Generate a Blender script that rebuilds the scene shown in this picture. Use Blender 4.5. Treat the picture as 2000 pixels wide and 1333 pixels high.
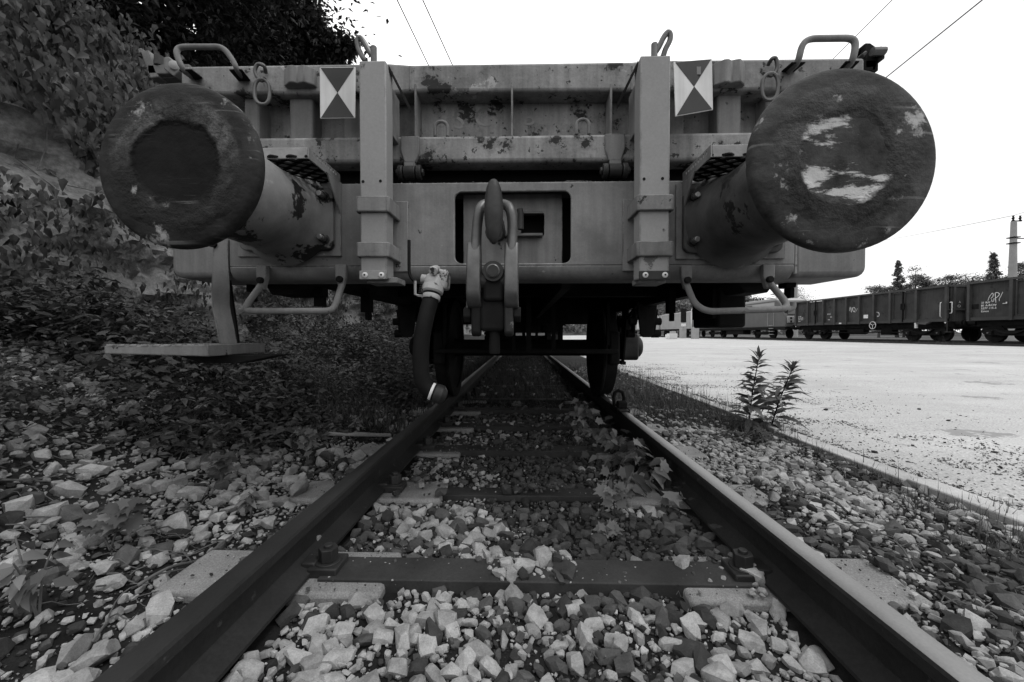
import bpy, bmesh, math, random
import numpy as np
from mathutils import Vector, Matrix, Euler, noise as mnoise
from mathutils.geometry import tessellate_polygon

for _o in list(bpy.data.objects):
    bpy.data.objects.remove(_o)
SC = bpy.context.scene
COL = SC.collection
rnd = random.Random(11)
nr = np.random.default_rng(11)
R = math.radians

# ------------------------------------------------------------------ camera
CAM_LOC = Vector((-0.036, 0.0, 0.600))
CAM_ROT = Euler((R(90 - 1.06), 0, R(1.4)))
LENS = 14.0
cam = bpy.data.cameras.new('camera')
cam.lens = LENS; cam.sensor_width = 36; cam.clip_start = 0.02; cam.clip_end = 3000
cam_o = bpy.data.objects.new('camera', cam)
cam_o.location = CAM_LOC; cam_o.rotation_euler = CAM_ROT
COL.objects.link(cam_o); SC.camera = cam_o

# ------------------------------------------------------------------ sky, sun, exposure
SUN_EL, SUN_AZ = 66, 120          # high veiled sun, from the right and behind the camera
w = bpy.data.worlds.new('World'); SC.world = w; w.use_nodes = True
nt = w.node_tree; nt.nodes.clear()
_out = nt.nodes.new('ShaderNodeOutputWorld'); _bg = nt.nodes.new('ShaderNodeBackground')
_sky = nt.nodes.new('ShaderNodeTexSky'); _sky.sky_type = 'NISHITA'; _sky.sun_disc = False
_sky.sun_elevation = R(SUN_EL); _sky.sun_rotation = R(SUN_AZ)
_sky.air_density = 1.0; _sky.dust_density = 4.0; _sky.ozone_density = 1.0
_bw = nt.nodes.new('ShaderNodeRGBToBW'); nt.links.new(_sky.outputs[0], _bw.inputs[0])
# a closed, even cloud sheet over the clear-sky colour: grey, thinner and thicker in soft patches
_tc = nt.nodes.new('ShaderNodeTexCoord')
_cn = nt.nodes.new('ShaderNodeTexNoise'); _cn.inputs['Scale'].default_value = 2.2; _cn.inputs['Detail'].default_value = 5
nt.links.new(_tc.outputs['Generated'], _cn.inputs['Vector'])
_cr = nt.nodes.new('ShaderNodeMapRange'); _cr.inputs[1].default_value = .3; _cr.inputs[2].default_value = .7
_cr.inputs[3].default_value = 12.3; _cr.inputs[4].default_value = 18.5
nt.links.new(_cn.outputs['Fac'], _cr.inputs[0])
_sx = nt.nodes.new('ShaderNodeSeparateXYZ'); nt.links.new(_tc.outputs['Generated'], _sx.inputs[0])
_zr = nt.nodes.new('ShaderNodeMapRange'); _zr.inputs[1].default_value = 0; _zr.inputs[2].default_value = 1; _zr.inputs[3].default_value = .82; _zr.inputs[4].default_value = 1.28
nt.links.new(_sx.outputs[2], _zr.inputs[0])
_ml = nt.nodes.new('ShaderNodeMath'); _ml.operation = 'MULTIPLY'; nt.links.new(_cr.outputs[0], _ml.inputs[0]); nt.links.new(_zr.outputs[0], _ml.inputs[1])
_mx = nt.nodes.new('ShaderNodeMix'); _mx.data_type = 'FLOAT'; _mx.inputs[0].default_value = .82
nt.links.new(_bw.outputs[0], _mx.inputs[2]); nt.links.new(_ml.outputs[0], _mx.inputs[3])
nt.links.new(_mx.outputs[0], _bg.inputs['Color']); _bg.inputs['Strength'].default_value = .10
nt.links.new(_bg.outputs[0], _out.inputs[0])
sun = bpy.data.lights.new('sun', 'SUN'); sun.energy = 1.1; sun.angle = R(12); sun.color = (1, 1, 1)
sun_o = bpy.data.objects.new('sun', sun); COL.objects.link(sun_o)
_d = Vector((math.sin(R(SUN_AZ)) * math.cos(R(SUN_EL)), math.cos(R(SUN_AZ)) * math.cos(R(SUN_EL)), math.sin(R(SUN_EL))))
sun_o.rotation_euler = _d.to_track_quat('Z', 'Y').to_euler(); sun_o.location = (6, -6, 12)
vs = SC.view_settings
vs.view_transform = 'Standard'; vs.look = 'None'; vs.exposure = 0; vs.gamma = 1; vs.use_curve_mapping = False
SC.cycles.max_bounces = 5; SC.cycles.diffuse_bounces = 2; SC.cycles.glossy_bounces = 2
SC.cycles.transparent_max_bounces = 6; SC.cycles.transmission_bounces = 3
SC.cycles.use_denoising = True

# ------------------------------------------------------------------ helpers
_F = LENS / 36 * 2000
_RM = CAM_ROT.to_matrix()
def ray(px, py):
    return _RM @ Vector(((px - 1000) / _F, -(py - 666.5) / _F, -1))
def at(px, py, Y):
    d = ray(px, py); return CAM_LOC + d * (Y / d.y)
def atx(px, py, X):
    d = ray(px, py); return CAM_LOC + d * ((X - CAM_LOC.x) / d.x)
def atz(px, py, Zv):
    d = ray(px, py); return CAM_LOC + d * ((Zv - CAM_LOC.z) / d.z)
def rect(px0, py0, px1, py1, Y):
    a, b = at(px0, py0, Y), at(px1, py1, Y)
    return min(a.x, b.x), max(a.x, b.x), min(a.z, b.z), max(a.z, b.z)

WL = {}      # world location of each object used as a parent
def put(o, parent=None, loc=None):
    loc = Vector(loc) if loc is not None else Vector((0, 0, 0))
    COL.objects.link(o); WL[o] = loc.copy()
    if parent is not None:
        o.parent = parent; o.location = loc - WL[parent]
    else:
        o.location = loc
    return o
def tag(o, label=None, cat=None, group=None, kind=None):
    if label: o['label'] = label
    if cat: o['category'] = cat
    if group: o['group'] = group
    if kind: o['kind'] = kind
    return o
def thing(name, label, cat, loc=(0, 0, 0), group=None):
    o = bpy.data.objects.new(name, None); o.empty_display_size = .1
    put(o, None, loc); return tag(o, label, cat, group)

class G:
    def __init__(s): s.v = []; s.f = []; s.s = []
    def add(s, vs_, fs, smooth=False):
        n = len(s.v); s.v += [tuple(p) for p in vs_]
        for f in fs: s.f.append([n + i for i in f]); s.s.append(smooth)
        return s
    def hexa(s, p):     # p: 4 bottom + 4 top
        return s.add(p, [(0, 3, 2, 1), (4, 5, 6, 7), (0, 1, 5, 4), (1, 2, 6, 5), (2, 3, 7, 6), (3, 0, 4, 7)])
    def box(s, x0, x1, y0, y1, z0, z1):
        return s.hexa([(x0, y0, z0), (x1, y0, z0), (x1, y1, z0), (x0, y1, z0), (x0, y0, z1), (x1, y0, z1), (x1, y1, z1), (x0, y1, z1)])
    def prism(s, pts, plane, a, b, holes=()):
        def mk(p, t):
            return {'xz': (p[0], t, p[1]), 'yz': (t, p[0], p[1]), 'xy': (p[0], p[1], t)}[plane]
        loops = [list(pts)] + [list(h) for h in holes]
        flat = [p for l in loops for p in l]; n = len(flat)
        if holes:
            tri = tessellate_polygon([[Vector((p[0], p[1], 0)) for p in l] for l in loops])
            fs = [tuple(t) for t in tri] + [tuple(n + i for i in reversed(t)) for t in tri]
        else:
            fs = [tuple(range(n)), tuple(n + i for i in reversed(range(n)))]
        o = 0
        for l in loops:
            k = len(l)
            for i in range(k):
                j = (i + 1) % k; fs.append((o + i, o + j, n + o + j, n + o + i))
            o += k
        return s.add([mk(p, a) for p in flat] + [mk(p, b) for p in flat], fs)
    def tube(s, pts, r, n=10, sq=False):
        pts = [Vector(p) for p in pts]; m = len(pts)
        rs = r if isinstance(r, (list, tuple)) else [r] * m
        up = None; vv = []
        for i, p in enumerate(pts):
            t = (pts[min(i + 1, m - 1)] - pts[max(i - 1, 0)]).normalized()
            if up is None:
                up = t.orthogonal().normalized()
            else:
                up = (up - t * up.dot(t)); up = up.normalized() if up.length > 1e-6 else t.orthogonal().normalized()
            q = t.cross(up)
            for k in range(n):
                a = 2 * math.pi * (k + .5 * sq) / n
                vv.append(p + (up * math.cos(a) + q * math.sin(a)) * rs[i])
        fs = [(i * n + k, i * n + (k + 1) % n, (i + 1) * n + (k + 1) % n, (i + 1) * n + k) for i in range(m - 1) for k in range(n)]
        fs += [tuple(reversed(range(n))), tuple((m - 1) * n + k for k in range(n))]
        return s.add(vv, fs, not sq)
    def lathe(s, prof, org, axis, n=32):
        org = Vector(org); ax = Vector(axis).normalized(); u = ax.orthogonal().normalized(); q = ax.cross(u)
        vv = []; m = len(prof)
        for rr, h in prof:
            for k in range(n):
                a = 2 * math.pi * k / n
                vv.append(org + ax * h + (u * math.cos(a) + q * math.sin(a)) * max(rr, 1e-5))
        fs = [(i * n + k, i * n + (k + 1) % n, (i + 1) * n + (k + 1) % n, (i + 1) * n + k) for i in range(m - 1) for k in range(n)]
        fs += [tuple(reversed(range(n))), tuple((m - 1) * n + k for k in range(n))]
        return s.add(vv, fs, True)
    def obj(s, name, mat, parent=None, bevel=0, seg=2, loc=None, angle=35, kind=None):
        V = [Vector(p) for p in s.v]
        if loc is None:
            lo = [min(p[i] for p in V) for i in range(3)]; hi = [max(p[i] for p in V) for i in range(3)]
            loc = Vector([(lo[i] + hi[i]) / 2 for i in range(3)])
            if parent is None: loc.z = lo[2]
        loc = Vector(loc)
        me = bpy.data.meshes.new(name)
        me.from_pydata([p - loc for p in V], [], s.f)
        bm = bmesh.new(); bm.from_mesh(me)
        for f, sm in zip(bm.faces, s.s): f.smooth = sm or bevel > 0
        bmesh.ops.recalc_face_normals(bm, faces=bm.faces)
        bm.to_mesh(me); bm.free()
        me.set_sharp_from_angle(angle=R(angle))
        me.materials.append(mat)
        o = bpy.data.objects.new(name, me); put(o, parent, loc)
        if bevel:
            b = o.modifiers.new('bevel', 'BEVEL'); b.width = bevel; b.segments = seg; b.limit_method = 'ANGLE'; b.angle_limit = R(40)
        if kind: o['kind'] = kind
        return o

def fil(pts, r, k=5):
    pts = [Vector(p) for p in pts]; out = [pts[0]]
    for i in range(1, len(pts) - 1):
        p = pts[i]; a = pts[i - 1] - p; b = pts[i + 1] - p
        ra = min(r, a.length * .48); rb = min(r, b.length * .48)
        A = p + a.normalized() * ra; B = p + b.normalized() * rb
        for j in range(k + 1):
            t = j / k; out.append(A * (1 - t) ** 2 + p * 2 * t * (1 - t) + B * t * t)
    out.append(pts[-1]); return out
def spline(pts, k=6):
    pts = [Vector(p) for p in pts]; out = []
    P = [pts[0]] + pts + [pts[-1]]
    for i in range(1, len(P) - 2):
        a, b, c, d = P[i - 1:i + 3]
        for j in range(k):
            t = j / k
            out.append(.5 * (2 * b + (c - a) * t + (2 * a - 5 * b + 4 * c - d) * t * t + (3 * b - a - 3 * c + d) * t ** 3))
    out.append(pts[-1]); return out
def rrect(x0, x1, z0, z1, r, k=4):
    out = []
    for cx, cz, a0 in ((x1 - r, z1 - r, 0), (x0 + r, z1 - r, 90), (x0 + r, z0 + r, 180), (x1 - r, z0 + r, 270)):
        for j in range(k + 1):
            a = R(a0 + 90 * j / k); out.append((cx + r * math.cos(a), cz + r * math.sin(a)))
    return out

def np_mesh(name, V, T, mat, parent=None, loc=(0, 0, 0), tone=None, smooth=False, kind=None):
    """V (n,3) float, T (m,3) int triangles, tone (n,) per-vertex albedo factor"""
    loc = Vector(loc)
    V = np.asarray(V, dtype=np.float32) - np.array(loc, dtype=np.float32)
    T = np.asarray(T, dtype=np.int32)
    me = bpy.data.meshes.new(name)
    me.vertices.add(len(V)); me.vertices.foreach_set('co', V.ravel())
    me.loops.add(T.size); me.loops.foreach_set('vertex_index', T.ravel())
    me.polygons.add(len(T))
    me.polygons.foreach_set('loop_start', np.arange(0, T.size, 3, dtype=np.int32))
    me.polygons.foreach_set('loop_total', np.full(len(T), 3, dtype=np.int32))
    me.polygons.foreach_set('use_smooth', np.full(len(T), smooth, dtype=bool))
    me.update(calc_edges=True)
    if tone is not None:
        a = me.attributes.new('tone', 'FLOAT', 'POINT'); a.data.foreach_set('value', np.asarray(tone, dtype=np.float32))
    me.materials.append(mat)
    o = bpy.data.objects.new(name, me); put(o, parent, loc)
    if kind: o['kind'] = kind
    return o
def unit(a): return a / np.maximum(np.linalg.norm(a, axis=-1, keepdims=True), 1e-9)
def inst(TV, TF, P, A, N, S, tone=None):
    """copies of a triangle template: axis +y along A, +z towards N"""
    A = unit(np.asarray(A, float)); N = np.asarray(N, float)
    X = unit(np.cross(A, N)); Nn = np.cross(X, A)
    S = np.asarray(S, float)
    if S.ndim == 1: S = np.repeat(S[:, None], 3, 1)
    L = TV[None, :, :] * S[:, None, :]
    W = P[:, None, :] + L[..., 0:1] * X[:, None, :] + L[..., 1:2] * A[:, None, :] + L[..., 2:3] * Nn[:, None, :]
    n, k = len(P), len(TV)
    F = TF[None] + (np.arange(n) * k)[:, None, None]
    tn = None if tone is None else np.repeat(tone, k)
    return W.reshape(-1, 3), F.reshape(-1, 3), tn
def merge(parts):
    Vs, Fs, Ts = [], [], []; o = 0
    for V, F, t in parts:
        Vs.append(V); Fs.append(F + o); o += len(V); Ts.append(t if t is not None else np.ones(len(V)))
    return np.concatenate(Vs), np.concatenate(Fs), np.concatenate(Ts)
def hull(seed, npt=14, sx=1, sy=1, sz=.7):
    q = random.Random(seed); bm = bmesh.new(); lim = [q.uniform(.5, .8) for _ in range(3)]; sk = [q.uniform(-.5, .5) for _ in range(3)]
    for _ in range(npt):
        v = Vector((q.gauss(0, 1), q.gauss(0, 1), q.gauss(0, 1))).normalized() * q.uniform(.8, 1.1)
        c = [max(-lim[i], min(lim[i], v[i] + sk[i] * v[(i + 1) % 3])) for i in range(3)]
        bm.verts.new((c[0] * sx, c[1] * sy, c[2] * sz))
    r = bmesh.ops.convex_hull(bm, input=bm.verts)
    for v in [v for v in bm.verts if not v.link_faces]: bm.verts.remove(v)
    bmesh.ops.triangulate(bm, faces=bm.faces); bm.verts.index_update()
    V = np.array([v.co[:] for v in bm.verts]); F = np.array([[v.index for v in f.verts] for f in bm.faces]); bm.free()
    return V, F
def fbm(x, y, z=0., o=4): return mnoise.fractal(Vector((x, y, z)), 1.0, 2.0, o)

# leaf templates (triangles, axis +y)
LEAF = (np.array([(0, 0, 0), (0, .5, -.03), (0, 1.08, -.2), (-.27, .28, .06), (-.17, .64, .0), (.27, .28, .06), (.17, .64, .0)], float),
        np.array([(0, 5, 1), (1, 5, 6), (1, 6, 2), (0, 1, 3), (1, 4, 3), (1, 2, 4)]))
LEAF2 = (np.array([(0, 0, 0), (-.25, .45, .05), (0, 1, -.1), (.25, .45, .05)], float), np.array([(0, 3, 2), (0, 2, 1)]))
_pl = [(0, 0), (.18, .05), (.42, .02), (.33, .22), (.58, .42), (.33, .48), (.30, .62), (.12, .66), (0, 1.0)]
_pv = [(0, .32, -.02)] + [(x, y, .04 - .10 * (x * x + (y - .3) ** 2)) for x, y in _pl] + [(-x, y, .04 - .10 * (x * x + (y - .3) ** 2)) for x, y in _pl[-2:0:-1]]
MAPLE = (np.array(_pv, float), np.array([(0, i, i % (len(_pv) - 1) + 1) for i in range(1, len(_pv))]))
BLADE = (np.array([(-.03, 0, 0), (.03, 0, 0), (-.022, .5, .06), (.022, .5, .06), (0, 1, .28)], float), np.array([(0, 1, 3), (0, 3, 2), (2, 3, 4)]))
LANCE = (np.array([(0, 0, 0), (-.13, .3, .03), (0, .35, -.01), (.13, .3, .03), (-.10, .65, .0), (0, .68, -.05), (.10, .65, .0), (0, 1, -.2)], float),
         np.array([(0, 3, 2), (0, 2, 1), (2, 3, 6), (2, 6, 5), (1, 2, 5), (1, 5, 4), (5, 6, 7), (4, 5, 7)]))

# ------------------------------------------------------------------ materials (greys: the photograph is black and white)
def M(name, base, rough=.7, var=.3, scale=5., bump=.15, bscale=60., metal=0., chips=(), tone=False, transl=0., streak=0., dirt=None, spec=.16, obj=False, fine=0., tracks=0., dent=0., wear=None):
    m = bpy.data.materials.new(name); m.use_nodes = True
    t = m.node_tree; N = t.nodes; L = t.links; N.clear()
    out = N.new('ShaderNodeOutputMaterial'); b = N.new('ShaderNodeBsdfPrincipled')
    b.inputs['Roughness'].default_value = rough; b.inputs['Metallic'].default_value = metal
    b.inputs['Specular IOR Level'].default_value = spec
    if obj: tc = N.new('ShaderNodeTexCoord'); pos = tc.outputs['Object']
    else: g = N.new('ShaderNodeNewGeometry'); pos = g.outputs['Position']
    def nz(sc, det=6, rg=.6, vec=None):
        n = N.new('ShaderNodeTexNoise'); n.inputs['Scale'].default_value = sc; n.inputs['Detail'].default_value = det
        n.inputs['Roughness'].default_value = rg; L.new(vec or pos, n.inputs['Vector']); return n.outputs['Fac']
    def mr(s, a, c, d, e):
        n = N.new('ShaderNodeMapRange'); L.new(s, n.inputs[0])
        for i, v in enumerate((a, c, d, e)): n.inputs[i + 1].default_value = v
        return n.outputs[0]
    def ma(op, a, c):
        n = N.new('ShaderNodeMath'); n.operation = op
        for i, s in enumerate((a, c)):
            if isinstance(s, (int, float)): n.inputs[i].default_value = s
            else: L.new(s, n.inputs[i])
        return n.outputs[0]
    def mix(f, a, c):
        n = N.new('ShaderNodeMix'); n.data_type = 'FLOAT'; L.new(f, n.inputs[0])
        for i, s in ((2, a), (3, c)):
            if isinstance(s, (int, float)): n.inputs[i].default_value = s
            else: L.new(s, n.inputs[i])
        return n.outputs[0]
    v = ma('MULTIPLY', mr(nz(scale), .3, .7, 1 - var, 1 + var), base)
    v = ma('MULTIPLY', v, mr(nz(scale * .17, 3), .3, .7, 1 - var * .6, 1 + var * .6))
    if fine: v = ma('MULTIPLY', v, mr(nz(bscale * 2.5, 3), .3, .7, 1 - fine, 1 + fine))
    if streak:
        mp = N.new('ShaderNodeMapping'); mp.inputs['Scale'].default_value = (14, 14, .7); L.new(pos, mp.inputs[0])
        v = ma('MULTIPLY', v, mr(nz(2.5, 4, .6, mp.outputs[0]), .35, .7, 1 + streak * .4, 1 - streak))
    if tracks:
        mp = N.new('ShaderNodeMapping'); mp.inputs['Scale'].default_value = (.10, 1.6, 1); mp.inputs['Rotation'].default_value = (0, 0, .25); L.new(pos, mp.inputs[0])
        v = ma('MULTIPLY', v, mr(nz(1.6, 7, .62, mp.outputs[0]), .35, .68, 1 + tracks * .5, 1 - tracks))
    for val, thr, sc, *so in chips:
        f = mr(nz(sc, 9, .68), thr, thr + (so[0] if so else .02), 0, so[1] if len(so) > 1 else 1)
        v = mix(f, v, val)
    if wear is not None:      # chipped, rubbed paint along the edges of the steel
        bv = N.new('ShaderNodeBevel'); bv.samples = 3; bv.inputs['Radius'].default_value = .007
        gn = N.new('ShaderNodeNewGeometry'); dt = N.new('ShaderNodeVectorMath'); dt.operation = 'DOT_PRODUCT'
        L.new(bv.outputs[0], dt.inputs[0]); L.new(gn.outputs['Normal'], dt.inputs[1])
        f = ma('MULTIPLY', mr(dt.outputs['Value'], .99, .93, 0, 1), mr(nz(16, 8, .7), .46, .56, 0, 1))
        v = mix(f, v, wear)
    if tone:
        a = N.new('ShaderNodeAttribute'); a.attribute_name = 'tone'; v = ma('MULTIPLY', v, a.outputs['Fac'])
    L.new(v, b.inputs['Base Color'])
    if bump:
        bn = N.new('ShaderNodeBump'); bn.inputs['Strength'].default_value = bump; bn.inputs['Distance'].default_value = .3 / bscale
        L.new(nz(bscale, 5), bn.inputs['Height']); L.new(bn.outputs[0], b.inputs['Normal'])
        if dent:
            b2 = N.new('ShaderNodeBump'); b2.inputs['Strength'].default_value = dent; b2.inputs['Distance'].default_value = .03
            L.new(nz(5.5, 2, .4), b2.inputs['Height']); L.new(b2.outputs[0], bn.inputs['Normal'])
    if transl:
        tr = N.new('ShaderNodeBsdfTranslucent'); L.new(v, tr.inputs['Color'])
        ms = N.new('ShaderNodeMixShader'); ms.inputs[0].default_value = transl
        L.new(b.outputs[0], ms.inputs[1]); L.new(tr.outputs[0], ms.inputs[2]); L.new(ms.outputs[0], out.inputs[0])
    else:
        L.new(b.outputs[0], out.inputs[0])
    return m

def buffer_mat(name, seed, centre, ring, outer, scuff, thr_c, thr_o, rc):
    """worn greasy buffer face: worn centre, crusted grease ring, scuffed rim (a fixed pattern of wear)"""
    m = bpy.data.materials.new(name); m.use_nodes = True
    t = m.node_tree; N = t.nodes; L = t.links; b = N['Principled BSDF']
    tc = N.new('ShaderNodeTexCoord'); mp = N.new('ShaderNodeMapping'); mp.inputs['Location'].default_value = (seed, 0, seed * .7)
    L.new(tc.outputs['Object'], mp.inputs[0])
    sep = N.new('ShaderNodeSeparateXYZ'); L.new(tc.outputs['Object'], sep.inputs[0])
    def nz(sc, det=8, rg=.65, st=None):
        n = N.new('ShaderNodeTexNoise'); n.inputs['Scale'].default_value = sc; n.inputs['Detail'].default_value = det; n.inputs['Roughness'].default_value = rg
        if st:
            q = N.new('ShaderNodeMapping'); q.inputs['Scale'].default_value = st; L.new(mp.outputs[0], q.inputs[0]); L.new(q.outputs[0], n.inputs['Vector'])
        else: L.new(mp.outputs[0], n.inputs['Vector'])
        return n.outputs['Fac']
    def ma(op, a, c=0.):
        n = N.new('ShaderNodeMath'); n.operation = op
        for i, s in enumerate((a, c)):
            if isinstance(s, (int, float)): n.inputs[i].default_value = s
            else: L.new(s, n.inputs[i])
        return n.outputs[0]
    def mr(s, a, c, d, e):
        n = N.new('ShaderNodeMapRange'); L.new(s, n.inputs[0])
        for i, v in enumerate((a, c, d, e)): n.inputs[i + 1].default_value = v
        return n.outputs[0]
    def mix(f, a, c):
        n = N.new('ShaderNodeMix'); n.data_type = 'FLOAT'; L.new(f, n.inputs[0])
        for i, s in ((2, a), (3, c)):
            if isinstance(s, (int, float)): n.inputs[i].default_value = s
            else: L.new(s, n.inputs[i])
        return n.outputs[0]
    x2 = ma('MULTIPLY', sep.outputs[0], sep.outputs[0]); z2 = ma('MULTIPLY', sep.outputs[2], sep.outputs[2])
    r = ma('SQRT', ma('ADD', x2, z2)); r = ma('ADD', r, ma('MULTIPLY', ma('SUBTRACT', nz(8, 6), .5), .085))
    vc = ma('MULTIPLY', mr(nz(14), .3, .7, .3, 1.8), centre); vc = mix(mr(nz(7, 10, .72, (.6, 1, 2.0)), thr_c, thr_c + .05, 0, 1), vc, scuff)
    vr = ma('MULTIPLY', mr(nz(34, 10, .75), .35, .68, .1, 2.8), ring)
    vo = ma('MULTIPLY', mr(nz(11, 9, .75, (1, 1, 2.2)), .3, .7, .3, 1.8), outer); vo = mix(mr(nz(8, 10, .7), thr_o, thr_o + .06, 0, 1), vo, scuff * .8)
    vo = mix(mr(nz(5, 8, .65), .56, .64, 0, .6), vo, outer * 2.4)
    vr = mix(mr(nz(3.3, 4, .6), .46, .60, 0, 1), vo, vr)
    scr = ma('MULTIPLY', mr(nz(9, 6, .6, (.25, 1, 9)), .60, .66, 0, 1), mr(nz(4, 3), .48, .6, 0, 1))
    vc = mix(ma('MULTIPLY', scr, .5), vc, scuff * .5); vo = mix(ma('MULTIPLY', scr, .6), vo, scuff * .45)
    v = mix(mr(r, rc, rc + .012, 0, 1), vc, vr); v = mix(mr(r, rc + .045, rc + .07, 0, 1), v, vo)
    L.new(v, b.inputs['Base Color']); b.inputs['Roughness'].default_value = .7; b.inputs['Specular IOR Level'].default_value = .12
    cr = ma('MULTIPLY', ma('MULTIPLY', mr(r, rc - .01, rc + .01, 0, 1), mr(r, rc + .04, rc + .075, 1, 0)), nz(45))
    h = ma('ADD', cr, ma('MULTIPLY', nz(25), .35))
    bn = N.new('ShaderNodeBump'); bn.inputs['Strength'].default_value = .8; bn.inputs['Distance'].default_value = .016
    L.new(h, bn.inputs['Height']); L.new(bn.outputs[0], b.inputs['Normal'])
    return m

PAINT = M('grey wagon paint', .165, .68, .22, 3.5, .12, 55, chips=((.075, .55, 3, .16, .8), (.03, .64, 7), (.30, .70, 5)), streak=.2, fine=.07, dent=.25, wear=.05)
PAINT_L = M('pale grey post paint', .225, .62, .12, 3, .06, 60, chips=((.03, .69, 16), (.10, .66, 3)), fine=.06, dent=.12, wear=.08)
PAINT_W = M('weathered grey paint with rust blotches', .185, .70, .34, 4, .25, 45, chips=((.06, .52, 6, .14, .8), (.022, .585, 6), (.03, .60, 22), (.28, .66, 4.5)), streak=.25, fine=.1, dent=.4, wear=.04)
UNDER = M('sooty underframe steel', .011, .85, .4, 6, .2, 50, spec=.08)
STEEL = M('dark greasy steel', .035, .5, .4, 8, .25, 70, metal=.3, chips=((.16, .66, 14),))
STEEL_L = M('worn bare steel', .095, .42, .35, 10, .2, 80, metal=.5)
SLEEVE = M('buffer sleeve paint flaking', .13, .5, .35, 6, .25, 60, chips=((.012, .56, 5), (.22, .64, 6)))
SLEEVE_D = M('buffer sleeve greasy dark', .045, .5, .45, 6, .25, 60, chips=((.012, .58, 5), (.13, .66, 6)))
BOLT = M('bright bolt steel', .26, .35, .2, 20, .1, 90, metal=.7)
RUBBER = M('black rubber hose', .008, .65, .3, 14, .15, 80, spec=.12)
VALVE = M('pale valve paint chipped', .33, .55, .3, 12, .2, 70, chips=((.05, .57, 14),))
WHITE = M('white enamel dirty', .52, .45, .10, 6, .03, 50, chips=((.18, .70, 18),), streak=.15)
DARKP = M('dark sign paint scratched', .035, .5, .25, 8, .03, 50, chips=((.33, .67, 20),))
GALV = M('galvanised tread', .22, .45, .3, 10, .2, 80, metal=.3)
BLACK = M('black gap shade', .008, .9, .2, 5, 0)
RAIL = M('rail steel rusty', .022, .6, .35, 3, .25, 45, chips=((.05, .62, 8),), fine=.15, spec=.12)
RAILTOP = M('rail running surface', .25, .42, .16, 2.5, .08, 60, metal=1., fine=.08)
RAILTOP_D = M('rusty rail top with dim reflection painted in', .034, .5, .3, 2.5, .1, 60, metal=.4, fine=.1)  # darker copy of the rail top, dim reflection of the bank put into colour
CONC = M('sleeper concrete', .19, .9, .22, 8, .5, 90, fine=.35)
TIE = M('sleeper tie bar rusty', .032, .75, .3, 6, .25, 50, chips=((.03, .64, 12),), fine=.12)
SOIL = M('dark ballast grit', .011, .95, .5, 14, .6, 120, fine=.4)
STONE = M('ballast stone', .155, .88, .28, 30, .5, 110, tone=True, fine=.18, spec=.12)
YARD = M('pale gravel yard', .37, .95, .12, .6, .7, 34, chips=((.22, .63, 1.1), (.20, .63, 5), (.16, .66, 11)), fine=.34, tracks=.08, spec=.2)
KERBM = M('kerb concrete', .34, .9, .2, 5, .4, 80, fine=.2)
ROCK = M('pale rock', .125, .9, .4, 2.2, .9, 14, chips=((.05, .62, 1.6),), fine=.3)
PAINT_H = M('headstock paint with wear', .160, .68, .26, 3.2, .15, 50, chips=((.085, .50, 2.6, .2, .75), (.035, .65, 4.5), (.26, .68, 8), (.02, .655, 15)), dent=.3, wear=.30, streak=.16, fine=.08)
EARTH = M('bank earth', .035, .95, .5, 5, .6, 40)
IVY = M('ivy leaf', .017, .5, .25, 3, 0, transl=.15, tone=True, spec=.22)
WEED = M('weed leaf', .048, .55, .25, 3, 0, transl=.22, tone=True)
TREEL = M('tree leaf', .026, .55, .3, 2, 0, transl=.15, tone=True)
GRASS = M('grass blade', .07, .6, .25, 4, 0, transl=.2, tone=True)
BARK = M('bark', .05, .9, .4, 12, .6, 30)
WOOD = M('weathered wood', .20, .85, .35, 9, .5, 50, streak=.0, fine=.2)
TWIG = M('dry twig', .09, .9, .4, 12, .2, 60)
GOND = M('gondola wagon brown paint', .036, .75, .28, 1.3, .15, 9, chips=((.018, .60, 1.8), (.055, .68, 2.2)), streak=.25, spec=.2)
GOND_L = M('gondola frame paint', .046, .7, .25, 2, .1, 9)
LETTER = M('white lettering', .60, .7, .2, 6, 0)
GRAFF = M('chalk graffiti', .42, .8, .3, 8, 0)
LOCO = M('locomotive paint', .085, .5, .1, 1.5, .0, 20)
LOCO_L = M('locomotive light band', .28, .5, .08, 1.5, .0, 20)
CONT = M('grey container paint', .30, .6, .08, 1., .05, 10)
CONT_L = M('white container panel', .48, .6, .08, 1., .05, 10)
CONCM = M('mast concrete', .27, .9, .12, 2, .2, 20)
GLASS = M('dark cab glass', .02, .08, .1, 2, 0, spec=.5)
WIRE = M('wire', .03, .6, .1, 2, 0)
HILL = M('far hillside', .05, .95, .3, .05, 0)
FARL = M('far foliage', .15, .7, .3, .3, 0, transl=.15, tone=True)
FARL2 = M('far hillside foliage', .13, .7, .3, .03, 0, transl=.1, tone=True)
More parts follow.
